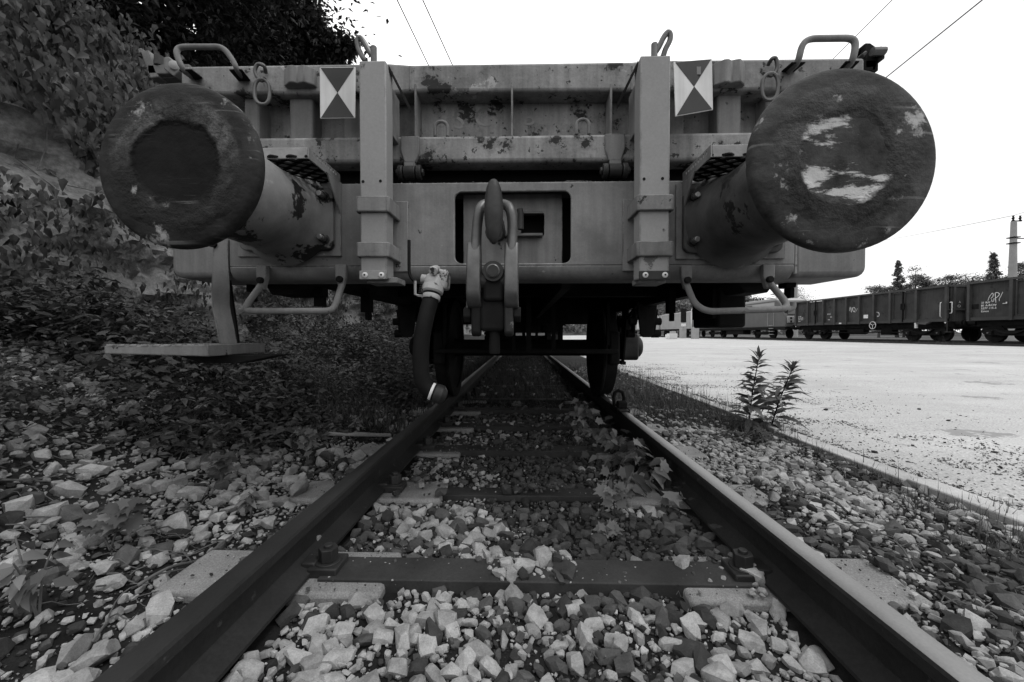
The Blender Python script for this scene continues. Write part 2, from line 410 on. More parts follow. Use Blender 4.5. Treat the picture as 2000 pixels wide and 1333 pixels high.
# ================================================================== the setting: ground, yard, kerb, rock, bank
def sstep(a, b, t):
    t = max(0., min(1., (t - a) / (b - a))); return t * t * (3 - 2 * t)
def gz(x, y):
    """height of the track corridor (rail top is z = 0)"""
    h = -.190
    if x < -1.14: h += .05 * sstep(-1.14, -1.35, x)
    if x < -1.25: h += .62 * sstep(-1.25, -3.1, x) ** 1.25 * (1 + .12 * math.sin(y * .9))
    if x > .8: h += .02 * sstep(.8, 1.1, x) + .022 * sstep(1.3, 1.8, x)
    if y > 4.2 and abs(x) < 2: h += .03 * sstep(4.2, 8, y)
    return h + .012 * fbm(x * 2.2, y * 2.2, 3.1) + .006 * fbm(x * 9, y * 9, 1.)
def sheet(name, xs, ys, zf, mat, parent=None, kind='structure', smooth=True):
    V = np.array([(x, y, zf(x, y)) for y in ys for x in xs]); n = len(xs)
    F = []
    for j in range(len(ys) - 1):
        for i in range(n - 1):
            a = j * n + i; F += [(a, a + 1, a + n + 1), (a, a + n + 1, a + n)]
    return np_mesh(name, V, np.array(F), mat, parent, smooth=smooth, kind=kind)
ys_ = list(np.linspace(-1.5, 6, 160)) + list(np.linspace(6.1, 14, 60)) + list(np.linspace(14.5, 70, 60))
ballast = sheet('ballast_bed', np.concatenate([np.linspace(-4.2, -1.3, 50), np.linspace(-1.26, 1.84, 90)]), ys_, gz, SOIL)
tag(ballast, 'dark gritty ballast bed of the track with stones')
def yz(x, y): return -.125 + .16 * sstep(2, 22, x) + .010 * fbm(x * .7, y * .7, 5)
yard = sheet('yard', np.concatenate([np.linspace(1.955, 5, 60), np.linspace(5.2, 21.6, 60)]), np.concatenate([np.linspace(-3, 8, 100), np.linspace(8.3, 130, 120)]), yz, YARD)
sheet('ground', np.linspace(-900, 900, 13), np.linspace(-300, 1600, 13), lambda x, y: -.42, SOIL)
YARD2 = M('siding ballast', .06, .95, .4, 1.5, .5, 20, fine=.3)
sheet('siding_ballast', np.concatenate([np.linspace(21.5, 34, 30), np.linspace(36, 90, 10)]), np.linspace(-10, 190, 150),
      lambda x, y: .02 + .02 * fbm(x, y, 2) - .0 * x, YARD2)
# kerb: separate concrete edging stones
k_thing = bpy.data.objects.new('kerb', None); put(k_thing, None, (1.9, 0, -.2)); tag(k_thing, 'narrow concrete edging between ballast and pale yard', kind='structure')
y = -1.0; q = random.Random(5)
while y < 9:
    L_ = 1.0; dz = q.uniform(-.006, .006); dx = q.uniform(-.006, .006)
    G().box(1.845 + dx, 1.965 + dx, y, y + L_ - .008, -.32, -.112 + dz).obj('kerb_stone', KERBM, k_thing, .008)
    y += L_
G().box(1.85, 1.94, 9, 60, -.32, -.118).obj('kerb_stone', KERBM, k_thing, .008)

# rock face left of the track
def rock_x(y, z):
    x = -3.05 - .28 * z
    b = fbm(y * .55, z * .8, 7.7, 5) * .42 + fbm(y * 1.9 + z * .8, z * 2.4, 2.2, 4) * .16
    b += abs(fbm(y * 1.1 - z * .7, z * 1.6 + y * .5, 9., 3)) * -.25
    return x + b
rv = []; ry = np.concatenate([np.linspace(.6, 8, 190), np.linspace(8.05, 34, 150)]); rz = np.linspace(-.2, 3.5, 95)
for z in rz:
    for y in ry: rv.append((rock_x(y, z), y + .05 * fbm(y * 3, z * 3, 4), z))
for k, z in enumerate((3.6, 3.8, 4.2)):
    for y in ry: rv.append((-4.6 - 2.5 * k, y, z + .1 * fbm(y, k, 2)))
n_ = len(ry); rf = []
for j in range(len(rz) + 2):
    for i in range(n_ - 1):
        a = j * n_ + i; rf += [(a, a + 1, a + n_ + 1), (a, a + n_ + 1, a + n_)]
rock = np_mesh('rock_face', np.array(rv), np.array(rf), ROCK, smooth=True, kind='structure')
rock.data.set_sharp_from_angle(angle=R(32))

# ================================================================== rails
def rail_profile(xc, s):
    h = [(-.0625, -.149), (.0625, -.149), (.0625, -.139), (.022, -.124), (.008, -.112), (.008, -.052), (.026, -.040), (.0335, -.034), (.0335, -.010), (.029, -.003), (.015, 0), (-.015, 0), (-.029, -.003), (-.0335, -.010), (-.0335, -.034), (-.026, -.040), (-.008, -.052), (-.008, -.112), (-.022, -.124), (-.0625, -.139)]
    return [(xc + x, z) for x, z in h]
XR = .7175 + .0335
for sgn, lab in ((-1, 'rusty rail with dark reflection tinted into its top, on the side of the overgrown rock bank'), (1, 'rail with bright worn top beside the pale yard')):
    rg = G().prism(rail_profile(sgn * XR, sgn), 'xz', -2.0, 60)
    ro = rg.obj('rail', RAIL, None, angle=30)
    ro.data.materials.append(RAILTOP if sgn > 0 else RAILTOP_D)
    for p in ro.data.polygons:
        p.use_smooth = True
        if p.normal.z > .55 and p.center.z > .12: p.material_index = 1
    tag(ro, lab, 'rail', 'rails of the near track')

# ================================================================== sleepers: two concrete blocks, steel tie bar, clamps
SLY = [1.256 + .668 * k for k in range(-2, 15)]
for k, y in enumerate(SLY):
    dz = q.uniform(-.008, .004) - (.03 if k >= 8 else 0); dy = q.uniform(-.012, .012); y = y + dy
    if k < 2: continue
    lab = {2: 'twin-block sleeper with wide rusty tie bar half buried in pale ballast', 3: 'worn sleeper with pale crumbling blocks and buried tie bar',
           4: 'dark sleeper just before the leafy vine at the rail', 5: 'shaded sleeper crossed by the leafy vine at the rail', 6: 'dark sleeper just in front of the wagon wheels',
           7: 'dark sleeper right under the front axle of the wagon', 8: 'dark sleeper close behind the front axle of the wagon'}.get(k, 'dark weedy sleeper under the middle of the flat wagon')
    t = thing('sleeper', lab, 'sleeper', (0, y, -.3), 'sleepers of the near track')
    for s in (-1, 1):
        xi, xo = .43 * s + q.uniform(-.02, .02), 1.13 * s
        g = G().box(min(xi, xo), max(xi, xo), y - .118, y + .118, -.34, -.156 + dz)
        o = g.obj('concrete_block', CONC, t, .014, 2)
        cz = -.150 + dz
        for side, cx in ((1, s * (XR - .097)), (-1, s * (XR + .097))):
            if side < 0 and k not in (2, 3): continue
            cl = G().box(cx - .046, cx + .046, y - .048, y + .048, cz - .005, cz + .024)
            cl.box(cx - .022 + s * .050 * side, cx + .022 + s * .050 * side, y - .034, y + .034, cz + .012, cz + .034)
            co = cl.obj('rail_clamp', STEEL, t, .005)
            bg = G(); bz = cz + .022
            bg.tube([(cx, y, bz), (cx, y, bz + .006)], .040, 18)
            bg.tube([(cx, y, bz + .006), (cx, y, bz + .046)], .030, 6, True)
            bg.tube([(cx, y, bz + .046), (cx, y, bz + .056)], .014, 10)
            bg.obj('bolt', STEEL, co, .002)
    if k != 3:
        G().box(-.66, .66, y - .062, y + .062, -.20, -.146 + dz).obj('tie_bar', TIE, t, .004)
    else:
        G().box(-.62, .62, y - .05, y + .05, -.20, -.160 + dz).obj('tie_bar', TIE, t, .004)

# ================================================================== ballast stones
HULLS = [hull(100 + i, 30 + i % 8, 1.25, rnd.uniform(.8, 1.2), rnd.uniform(.6, 1.0)) for i in range(14)]
def lum(x, y):   # patches of pale and of dark stone
    return .31 + 1.2 * fbm(x * 1.7 + 4.2, y * 1.9 + 1.3, 6.5, 3) + .6 * sstep(.15, -.4, x) * sstep(1.5, .95, y) - .2 * sstep(1.4, 2., y) * (abs(x) < .7) + .2 * (abs(x) > .8)
def on_sleeper(x, y):
    for sy in SLY:
        if abs(y - sy) < .12:
            ax = abs(x)
            if ax > 1.14: return 0
            if ax > .41: return 2
            if abs(y - sy) < .07: return 1
    return 0
def sample(x0, x1, y0, y1, dmin, n, seed, maxfail=40000):
    q = random.Random(seed); cell = dmin; grid = {}; pts = []; fails = 0
    while len(pts) < n and fails < maxfail:
        x, y = q.uniform(x0, x1), q.uniform(y0, y1)
        i, j = int(math.floor(x / cell)), int(math.floor(y / cell)); ok = True
        for a in (-1, 0, 1):
            for b in (-1, 0, 1):
                for p in grid.get((i + a, j + b), ()):
                    if (p[0] - x) ** 2 + (p[1] - y) ** 2 < dmin * dmin: ok = False
        if not ok: fails += 1; continue
        grid.setdefault((i, j), []).append((x, y)); pts.append((x, y))
    return pts
stones = []     # x, y, z, size, tone
def lay(pts, smin, smax, seed, keep=1., sink=.25, flat=1.):
    q = random.Random(seed)
    for x, y in pts:
        ax = abs(x)
        if .688 < ax < .822: continue
        s = smin + (smax - smin) * q.random() ** 1.35
        on = on_sleeper(x, y)
        if on == 2 and q.random() < (.90 if abs(x) < 1.15 else 0): continue
        if on == 1 and q.random() < (.94 if ax > .14 else .35): continue
        if q.random() > keep: continue
        z = gz(x, y) + s * (.5 - sink)
        if on: z = -.150 + s * .42
        tn = q.uniform(1.15, 1.95) if q.random() < lum(x, y) else q.uniform(.16, .5)
        if q.random() < .012: tn = 2.0
        stones.append((x, y, z, s, tn))
lay(sample(-.69, .69, .45, 1.75, .034, 9999, 1, 90000), .012, .039, 2)
lay(sample(-.69, .69, 1.7, 4.2, .036, 9999, 3, 60000), .010, .030, 4, .95)
lay(sample(-.665, .665, 4.2, 12, .09, 9999, 5, 9000), .02, .034, 6, .6)
lay(sample(.83, 1.84, .5, 3.2, .033, 9999, 7, 80000), .010, .034, 8, .97)
lay(sample(.83, 1.84, 3.2, 9, .05, 9999, 9, 15000), .014, .030, 10, .8)
lay(sample(-3.0, -.83, .5, 2.6, .044, 9999, 11, 60000), .010, .050, 12, .80)
lay(sample(-1.7, -.83, 2.2, 5, .06, 9999, 13), .014, .036, 14, .65)
n_big = len(stones)
lay(sample(-.665, .665, .45, 3.0, .017, 99999, 21, 90000), .005, .013, 22, .8, -.2)
lay(sample(.83, 1.84, .5, 3.2, .018, 99999, 23, 90000), .005, .013, 24, .8, -.2)
lay(sample(-2.6, -.83, .5, 2.8, .022, 99999, 25, 90000), .005, .014, 26, .8, -.2)
# the 300 that show largest are stones of their own
def show(s): return s[3] / max(.5, s[1]) if (.80 < s[1] < 2.2 and abs(s[0]) < 1.25 * s[1]) else 0
order = sorted(range(len(stones)), key=lambda i: -show(stones[i]))
solo = set(order[:300])
HM = []
for i, (V, F) in enumerate(HULLS):
    for j, tn in enumerate((.22, .42, 1.3, 1.75)):
        me = bpy.data.meshes.new('stone'); me.from_pydata([tuple(v) for v in V], [], [tuple(f) for f in F])
        me.materials.append(STONE); a = me.attributes.new('tone', 'FLOAT', 'POINT'); a.data.foreach_set('value', np.full(len(V), tn, dtype=np.float32)); HM.append((tn, me))
for i in order[:300]:
    x, y, z, s, tn = stones[i]
    c = [m for t_, m in HM if abs(t_ - tn) < .25] or [m for t_, m in HM if t_ == 1.75]
    o = bpy.data.objects.new('stone', rnd.choice(c)); put(o, ballast, (x, y, z))
    o.scale = (s * rnd.uniform(.85, 1.2), s * rnd.uniform(.8, 1.1), s * rnd.uniform(.8, 1.1))
    o.rotation_euler = (rnd.uniform(-.5, .5), rnd.uniform(-.5, .5), rnd.uniform(0, 6.3))
parts = []
rest = [s for i, s in enumerate(stones) if i not in solo]
for hi, (V, F) in enumerate(HULLS):
    sub = np.array(rest[hi::len(HULLS)])
    n = len(sub); th = nr.uniform(0, 6.3, n)
    A = np.stack([np.cos(th), np.sin(th), nr.normal(0, .25, n)], 1); Nn = np.stack([nr.normal(0, .3, n), nr.normal(0, .3, n), np.ones(n)], 1)
    S = sub[:, 3:4] * nr.uniform(.8, 1.2, (n, 3))
    parts.append(inst(V, F, sub[:, :3], A, Nn, S, sub[:, 4]))
# grit: very small chips
npn = 40000
gx = nr.uniform(-2.9, 1.84, npn); gy = .55 + nr.uniform(0, 1, npn) ** 1.5 * 4
okm = (np.abs(gx) < .67) | (np.abs(gx) > .84); gx, gy = gx[okm], gy[okm]
GP = np.array([(x, y, (gz(x, y) + .004) if not on_sleeper(x, y) else -.148) for x, y in zip(gx, gy)])
keepg = np.array([(on_sleeper(x, y) == 0) or nr.random() < .25 for x, y in zip(gx, gy)]); GP = GP[keepg]
n = len(GP); V, F = hull(7, 7)
th = nr.uniform(0, 6.3, n)
parts.append(inst(V, F, GP, np.stack([np.cos(th), np.sin(th), nr.normal(0, .3, n)], 1), np.stack([nr.normal(0, .3, n), nr.normal(0, .3, n), np.ones(n)], 1),
                  nr.uniform(.002, .007, n), np.where(nr.random(n) < .35, nr.uniform(1.2, 2.3, n), nr.uniform(.15, .6, n))))
V, F, T_ = merge(parts)
np_mesh('gravel', V, F, STONE, ballast, tone=T_, kind='stuff')

# loose grit and clods scattered over the yard edge
n = 26000; gx = 1.97 + nr.exponential(.6, n); gy = .6 + nr.uniform(0, 1, n) ** 1.4 * 9
pat = np.array([fbm(a * 1.3, b * 1.3, 8) for a, b in zip(gx, gy)]); kk = (pat > .12) | (nr.random(n) < .12); gx, gy = gx[kk], gy[kk]; n = len(gx)
gx = np.concatenate([gx, 1.965 + np.abs(nr.normal(0, .045, 2600))]); gy = np.concatenate([gy, .8 + 7 * nr.random(2600) ** 1.3]); n = len(gx)
P = np.array([(a, b, yz(a, b) + .002) for a, b in zip(gx, gy)]); th = nr.uniform(0, 6.3, n)
sz = .003 + .012 * nr.random(n) ** 5 + .004 * nr.random(n)
V, F = hull(9, 8)
V, F, T_ = inst(V, F, P, np.stack([np.cos(th), np.sin(th), nr.normal(0, .2, n)], 1), np.stack([nr.normal(0, .2, n), nr.normal(0, .2, n), np.ones(n)], 1), sz, nr.uniform(.12, .9, n))
np_mesh('grit', V, F, STONE, yard, tone=T_, kind='stuff')
for i in range(14):
    x, y = 1.99 + abs(rnd.gauss(0, .8)), rnd.uniform(1.2, 4.5)
    me = rnd.choice([m for t_, m in HM if t_ < .5]); o = bpy.data.objects.new('stone', me); s = rnd.uniform(.012, .022)
    put(o, yard, (x, y, yz(x, y) + s * .3)); o.scale = (s, s, s * .8); o.rotation_euler = (0, 0, rnd.uniform(0, 6))

# drag shoe on the bright rail in front of the wheel
sh = thing('drag_shoe', 'dark iron drag shoe sitting on the bright rail in front of the wheel', 'drag shoe', (XR, 3.27, 0))
G().prism([(3.06, .003), (3.50, .003), (3.50, .010), (3.22, .016), (3.06, .012)], 'yz', XR - .036, XR + .036).obj('sole_plate', STEEL, sh, .002)
for e in (-1, 1): G().box(XR + e * .043 - .006, XR + e * .043 + .006, 3.08, 3.34, -.03, .016).obj('side_cheek', UNDER, sh, .003)
G().prism([(3.12, .014), (3.20, .014), (3.20, .055), (3.17, .07), (3.12, .06)], 'yz', XR - .034, XR + .04).obj('stop_block', UNDER, sh, .008)
G().tube([(XR - .035 + .0, 3.24, .01), (XR - .042, 3.24, .08), (XR - .03, 3.24, .125), (XR, 3.24, .14), (XR + .03, 3.24, .125), (XR + .042, 3.24, .08), (XR + .036, 3.24, .01)], .014, 10).obj('handle_arch', UNDER, sh)
# ================================================================== the flat wagon
YH = 1.60                     # front face of the headstock
wagon = thing('flat_wagon', 'big grey flat wagon with end board and two round buffers on the stony track', 'wagon', (0, 8, 0))
W_ = wagon
# ---- headstock
hx0, hx1 = at(447, 450, YH).x, at(1553, 450, YH).x
hz0, hz1 = at(1000, 546, YH).z, at(1000, 356, YH).z
ox0, ox1, oz0, oz1 = rect(888, 375, 1115, 514, YH)
RL = .055
g = G().prism([(hx0, hz0 + RL), (hx1, hz0 + RL), (hx1, hz1), (hx0, hz1)], 'xz', YH, YH + .014, [rrect(ox0, ox1, oz0, oz1, .028)])
arc = [(YH + RL - RL * math.cos(R(t)), hz0 + RL - RL * math.sin(R(t))) for t in range(0, 91, 15)]
arc2 = [(YH + RL - (RL - .012) * math.cos(R(t)), hz0 + RL - (RL - .012) * math.sin(R(t))) for t in range(90, -1, -15)]
g.prism(arc + [(YH + .14, hz0), (YH + .14, hz0 + .012)] + arc2, 'yz', hx0 + .001, hx1 - .001)
g.box(hx0 + .01, hx1 - .01, YH + .014, YH + .16, hz1 - .014, hz1 - .001)
head = g.obj('headstock', PAINT_H, W_, .004)
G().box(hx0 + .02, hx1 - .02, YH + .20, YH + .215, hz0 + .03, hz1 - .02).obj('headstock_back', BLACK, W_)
# bottom flange roll of the headstock
pts = []
for j in range(7):
    a = R(90 * j / 6); pts.append((YH - .002 + .045 * (1 - math.sin(a)) , hz0 - .0 + .0 - .040 * (1 - math.cos(a)) * 0 + .05 - .05 * math.sin(a) * 1))
x0, x1, z0, z1 = rect(905, 381, 1098, 512, YH + .075)
pl = G().prism(rrect(x0, x1, z0 - .01, z1, .006), 'xz', YH + .075, YH + .09, [rrect(*rect(1018, 416, 1063, 462, YH + .075), .012)])
dp = pl.obj('drawgear_plate', PAINT, W_, .003)
G().box(*rect(1012, 410, 1070, 468, YH + .1)[:2], YH + .14, YH + .15, *rect(1012, 410, 1070, 468, YH + .1)[2:]).obj('slot_back', BLACK, dp)
sx = rect(1015, 457, 1060, 463, YH + .06)
G().box(sx[0] - .12, sx[1], YH + .045, YH + .085, sx[2], sx[3]).obj('slot_lip', STEEL_L, dp, .003)
sx = rect(1015, 414, 1060, 418, YH + .06)
G().box(sx[0], sx[1], YH + .055, YH + .085, sx[2], sx[3]).obj('slot_lip', STEEL_L, dp, .002)
c = at(1017, 425, YH + .03)
G().tube([(c.x, c.y, c.z - .05), (c.x, c.y, c.z + .015), (c.x - .004, c.y + .0, c.z + .035)], .013, 10).obj('locking_pin', STEEL, dp, .002)
# side extension pieces of the headstock
def ext(px0, px1, pz0, s, mirror):
    a, b = at(px0, 500, YH + .02), at(px1, 500, YH + .02); zb = at(px1 if s > 0 else px0, pz0, YH + .02).z
    xo, xi = (b.x, a.x) if s > 0 else (a.x, b.x); r = .04
    prof = [(xi, zb), (xo - s * r, zb)] + [(xo - s * r + s * r * math.sin(R(t)), zb + r - r * math.cos(R(t))) for t in (22, 45, 67, 90)] + [(xo, hz1 - .03), (xi, hz1 - .03)]
    g = G().prism(prof, 'xz', YH + .02, YH + .30)
    return g.obj('headstock_corner', PAINT, W_, .022, 4)
ext(333, 462, 543, -1, 0); ext(1550, 1696, 541, 1, 0)
# weld seam
sp = at(1553, 500, YH)
G().tube([(sp.x + .006, YH + .012, hz0 + .02), (sp.x + .006, YH + .012, hz1 - .05)], .009, 7).obj('weld_seam', PAINT_W, head)
# solebars, floor, centre sill, cross beams
for s in (-1, 1):
    g = G().box(s * .955 - .012, s * .955 + .012, YH + .16, 14.3, .835, 1.19)
    g.box(min(s * .955, s * 1.03), max(s * .955, s * 1.03), YH + .16, 14.3, .826, .84).box(min(s * .955, s * 1.03), max(s * .955, s * 1.03), YH + .16, 14.3, 1.18, 1.19)
    g.obj('solebar', UNDER, W_)
    G().box(s * .16 - .02, s * .16 + .02, YH + .17, 14.2, .80, 1.19).obj('centre_sill', UNDER, W_)
    # folded side wall of the wagon
    G().box(s * 1.37 - .02, s * 1.37 + .02, YH + .22, 14.2, 1.19, 1.73).obj('side_board', PAINT_W, W_, .01)
G().box(-1.36, 1.36, YH + .12, 14.3, 1.195, 1.235).obj('floor', UNDER, W_)
for yb in (2.9, 5.4, 7.6, 9.9, 13.0, 14.2):
    G().box(-.94, .94, yb, yb + .09, .87, 1.19).obj('cross_beam', UNDER, W_)
# grit lying on the headstock ledge
n = 1500; px_ = nr.uniform(700, 1240, n); e = nr.random(n)
P = np.array([at(a, 352, YH + .05)[:] for a in px_]); P[:, 1] = YH + .012 + .10 * e; P[:, 2] = hz1 + .005 + .040 * e * np.clip([.4 + fbm(a * .012, 2, 1) for a in px_], .1, 1)
V, F = hull(3, 8); th = nr.uniform(0, 6.3, n)
V, F, T_ = inst(V, F, P, np.stack([np.cos(th), np.sin(th), nr.normal(0, .4, n)], 1), np.stack([nr.normal(0, .4, n), nr.normal(0, .4, n), np.ones(n)], 1), nr.uniform(.003, .010, n), nr.uniform(.15, .95, n))
np_mesh('ledge_grit', V, F, STONE, W_, tone=T_, kind='stuff')

# ---- end board
YE = 1.655
def seg_beam(g, pxs, pys0, pys1, Ys, depth=.07):
    """beam running through pixel stations on planes Ys"""
    vv = []
    for px, p0, p1, Yq in zip(pxs, pys0, pys1, Ys):
        a, b = at(px, p0, Yq), at(px, p1, Yq)
        vv.append([(a.x, Yq, a.z), (a.x, Yq + depth, a.z), (b.x, Yq + depth, b.z), (b.x, Yq, b.z)])
    for i in range(len(vv) - 1):
        A, B = vv[i], vv[i + 1]
        k = len(g.v); g.v += A + B
        for f in ((0, 1, 5, 4), (1, 2, 6, 5), (2, 3, 7, 6), (3, 0, 4, 7)): g.f.append([k + t for t in f]); g.s.append(False)
        if i == 0: g.f.append([k, k + 3, k + 2, k + 1]); g.s.append(False)
        if i == len(vv) - 2: g.f.append([k + 4, k + 5, k + 6, k + 7]); g.s.append(False)
    bm = bmesh.new(); return g
def weld(o):
    bm = bmesh.new(); bm.from_mesh(o.data); bmesh.ops.remove_doubles(bm, verts=bm.verts, dist=1e-5); bmesh.ops.recalc_face_normals(bm, faces=bm.faces)
    for f in bm.faces: f.smooth = True
    bm.to_mesh(o.data); bm.free(); o.data.set_sharp_from_angle(angle=R(35)); return o
x0, x1, z0, z1 = rect(345, 178, 1680, 290, YE + .09)
zm = at(1000, 292, YE).z
panel = G().box(x0, x1, YE + .115, YE + .13, zm, z1 + .02).obj('end_board', PAINT_W, W_, .004)
G().box(x0, x1, YE + .13, YE + .15, 1.215, zm + .02).obj('gap_shade_board', BLACK, panel)  # added board, its black stands for the deep shade in the gap
g = seg_beam(G(), [352, 760, 800, 1235, 1275, 1690], [129, 123, 126, 120, 117, 112], [184, 183, 179, 177, 178, 174], [YE, YE, YE + .025, YE + .025, YE, YE], .10)
weld(g.obj('top_beam', PAINT_W, panel, .012, 3))
g = seg_beam(G(), [352, 1000, 1690], [270, 264, 254], [320, 316, 312], [YE, YE, YE], .10)
weld(g.obj('middle_beam', PAINT_W, panel, .014, 3))
for px in (801, 1234):
    a, b = at(px, 130, YE + .024), at(px, 176, YE + .024)
    G().tube([(a.x, YE + .025, b.z), (a.x, YE + .025, a.z)], .004, 6).obj('weld_seam', PAINT_W, panel)
PAINT_F = M('faded lettering paint', .20, .7, .3, 6, .1, 50, chips=((.14, .5, 9),))
def flat_text(s_, size, px, py, Yq):
    cu = bpy.data.curves.new('t', 'FONT'); cu.body = s_; cu.size = size; cu.extrude = .0006; cu.resolution_u = 3
    o = bpy.data.objects.new('t', cu); me = bpy.data.meshes.new_from_object(o); bpy.data.objects.remove(o)
    for v in me.vertices: v.co = Vector((v.co.x, v.co.z, v.co.y))
    me.materials.clear(); me.materials.append(PAINT_F); o = bpy.data.objects.new('lettering', me); put(o, panel, at(px, py, Yq)); return o
flat_text('S', .12, 885, 252, YE + .1142); flat_text('C', .115, 926, 247, YE + .1142); flat_text('B', .10, 1020, 245, YE + .1142)
for px in (812, 1000, 1193):
    a, b = at(px, 176, YE + .03), at(px, 268, YE + .03)
    G().box(a.x - .004, a.x + .004, YE + .022, YE + .116, b.z, a.z + .02).obj('rib', PAINT, panel, .001)
for p0, p1 in ((478, 508), (566, 612), (672, 720), (1262, 1335), (1400, 1446), (1495, 1530)):
    x0, x1, z0, z1 = rect(p0, 184, p1, 272, YE + .04)
    G().box(x0, x1, YE + .035, YE + .116, z0 - .03, z1 + .01).obj('stiffener', PAINT, panel, .007)
for p0, p1, q0, q1 in ((551, 612, 131, 164), (1397, 1459, 119, 163)):
    x0, x1, z0, z1 = rect(p0, q0, p1, q1, YE - .03); k = 8
    prof = [(x0 + (x1 - x0) * i / k, YE - .030 - .010 * math.sin(math.pi * i / k) + .012 * (i in (0, k)) + .006 * math.sin(i * 1.9)) for i in range(k + 1)] + [(x1, YE + .002), (x0, YE + .002)]
    G().prism(prof, 'xy', z0, z1).obj('stop_block', PAINT, panel, .004)
for px, py in ((862, 262), (1138, 258)):
    c = at(px, py, YE + .03); h = .055
    pts = [(c.x - .026, c.y, c.z - .01), (c.x - .026, c.y, c.z + .025)] + [(c.x - .026 * math.cos(R(t)), c.y, c.z + .028 + .024 * math.sin(R(t))) for t in range(15, 180, 15)] + [(c.x + .026, c.y, c.z + .025), (c.x + .026, c.y, c.z - .01)]
    G().tube(pts, .0075, 8).obj('lashing_ring', PAINT, panel)
for px, pt, pb, pw in ((801, 267, 318, 18), (1201, 262, 314, 19)):
    a = at(px, pt, YE - .008); b = at(px, pb, YE - .008); hw = pw * YE / 778
    g = G().prism([(a.x - hw, a.z), (a.x + hw, a.z), (a.x + hw, a.z - .06), (a.x + hw * .62, b.z), (a.x - hw * .62, b.z), (a.x - hw, a.z - .06)], 'xz', YE - .012, YE + .004)
    hi_ = g.obj('hinge', PAINT, panel, .003)
    c = at(px, pb + 20, YE - .0)
    G().box(c.x - hw * .6, c.x + hw * .6, YE - .012, YE + .03, c.z + .012, b.z + .004).obj('hinge_neck', PAINT, hi_, .003)
    G().tube([(c.x - hw * .62, c.y, c.z), (c.x + hw * .62, c.y, c.z)], .028, 16).obj('hinge_eye', STEEL, hi_, .003)
    for s in (-1, 1):
        G().tube([(c.x + s * hw * .72, c.y, c.z), (c.x + s * hw * 1.25, c.y, c.z)], .030, 16).obj('hinge_lug', STEEL, hi_, .004)
        G().tube([(c.x + s * hw * 1.25, c.y, c.z), (c.x + s * hw * 1.5, c.y, c.z)], .016, 6, True).obj('pin_end', STEEL, hi_, .003)

# ---- end posts (stanchions) in their straps
def end_post(px0, px1, ptop, pbot, s, lab, dark_plate):
    Yf = 1.47
    x0, x1, z0, z1 = rect(px0, ptop, px1, pbot, Yf)
    xs = (x1, x1 + .0) if s < 0 else (x0, x0)
    p = G().box(x0, x1, Yf, Yf + .078, z0, z1).obj('end_post', PAINT_L, W_, .005)
    tag(p, lab)
    xi = x1 if s < 0 else x0; d = -s           # inner side
    for hpx, hpy in (((709, 355), (743, 354)) if s < 0 else ((1258, 350), (1294, 349))):
        c = at(hpx, hpy, Yf - .0006); G().tube([(c.x, Yf - .001, c.z), (c.x, Yf + .004, c.z)], .0056, 10).obj('hole', BLACK, p)
    # gusset at the top, inner side
    zt = z1 - .012
    G().hexa([(xi, Yf + .028, zt - .002), (xi + d * .045, Yf + .16, zt - .09), (xi + d * .045, Yf + .17, zt - .09), (xi, Yf + .06, zt - .002),
              (xi, Yf + .028, zt + .016), (xi + d * .045, Yf + .16, zt - .066), (xi + d * .045, Yf + .17, zt - .066), (xi, Yf + .06, zt + .016)]).obj('gusset', UNDER, p)
    # channel behind the post that joins it to the end board
    G().box(min(xi, xi + d * .0) - .0 if d > 0 else xi, xi + .012 if d > 0 else xi + .0 + .0, Yf + .078, Yf + .1, z0, z1 - .05) if False else None
    G().box(x0 + .012, x1 - .012, Yf + .078, YE + .02, z1 - .22, z1 - .03).obj('spacer', PAINT, p, .004)
    # straps
    for pa, pb in (((383, 414), (473, 502)) if s < 0 else ((380, 411), (471, 501))):
        a, b = at(px0, pa, Yf - .012), at(px0, pb, Yf - .012); e = .004; t = .009
        prof = [(x0 - e - t, YH + .004), (x0 - e - t, Yf - .006), (x0 - e, Yf - t - .004), (x1 + e, Yf - t - .004), (x1 + e + t, Yf - .006), (x1 + e + t, YH + .004), (x1 + e, YH + .004), (x1 + e * .6, Yf - .001), (x0 - e * .6, Yf - .001), (x0 - e, YH + .004)]
        st = G().prism(prof, 'xy', b.z, a.z).obj('strap', PAINT, p, .004)
    # backing plate on the headstock
    G().box(x0 - .03, x1 + .045, YH - .010, YH + .002, hz0 + .03, hz1 - .075).obj('backing_plate', PAINT, p, .003)
    G().box(x0 + .01, x1 + (.03 if s < 0 else -.0), Yf + .03, YH + .003, z0 - .012, z0 + .01).obj('foot_bracket', PAINT, p, .003)
    a, b = at(px0, pbot - 16, Yf - .008), at(px0, pbot + 1, Yf - .008)
    fp = G().box(x0 - .002, x1 + .001, Yf - .007, Yf + .001, b.z, a.z).obj('foot_plate', DARKP if dark_plate else PAINT_L, p, .002)
    for cx in (x0 + .020, x1 - .018):
        zc = (a.z + b.z) / 2
        G().lathe([(.0105, 0), (.0105, .003), (.007, .005)], (cx, Yf - .0068, zc), (0, -1, 0), 16).obj('rivet', WHITE, fp)
        G().lathe([(.0035, 0), (.0035, .0015)], (cx, Yf - .0116, zc), (0, -1, 0), 10).obj('rivet_hole', BLACK, fp)
    return p, x0, x1, Yf, z1
pL = end_post(701, 756, 119, 545, -1, 'pale grey post beside the older scratched warning plate', False)
pR = end_post(1251, 1307, 109, 545, 1, 'pale grey post beside the cleaner warning plate', True)
def ring(post, pts, r, pin):
    p = post[0]
    G().tube(spline(pts, 5), r, 10).obj('ring_handle', STEEL_L, p)
    c = at(*pin, post[3] + .035); G().tube([(c.x, c.y, post[4] - .004), (c.x, c.y, c.z + .012)], .0115, 12).obj('ring_pin', PAINT, p, .002)
Yr = 1.505
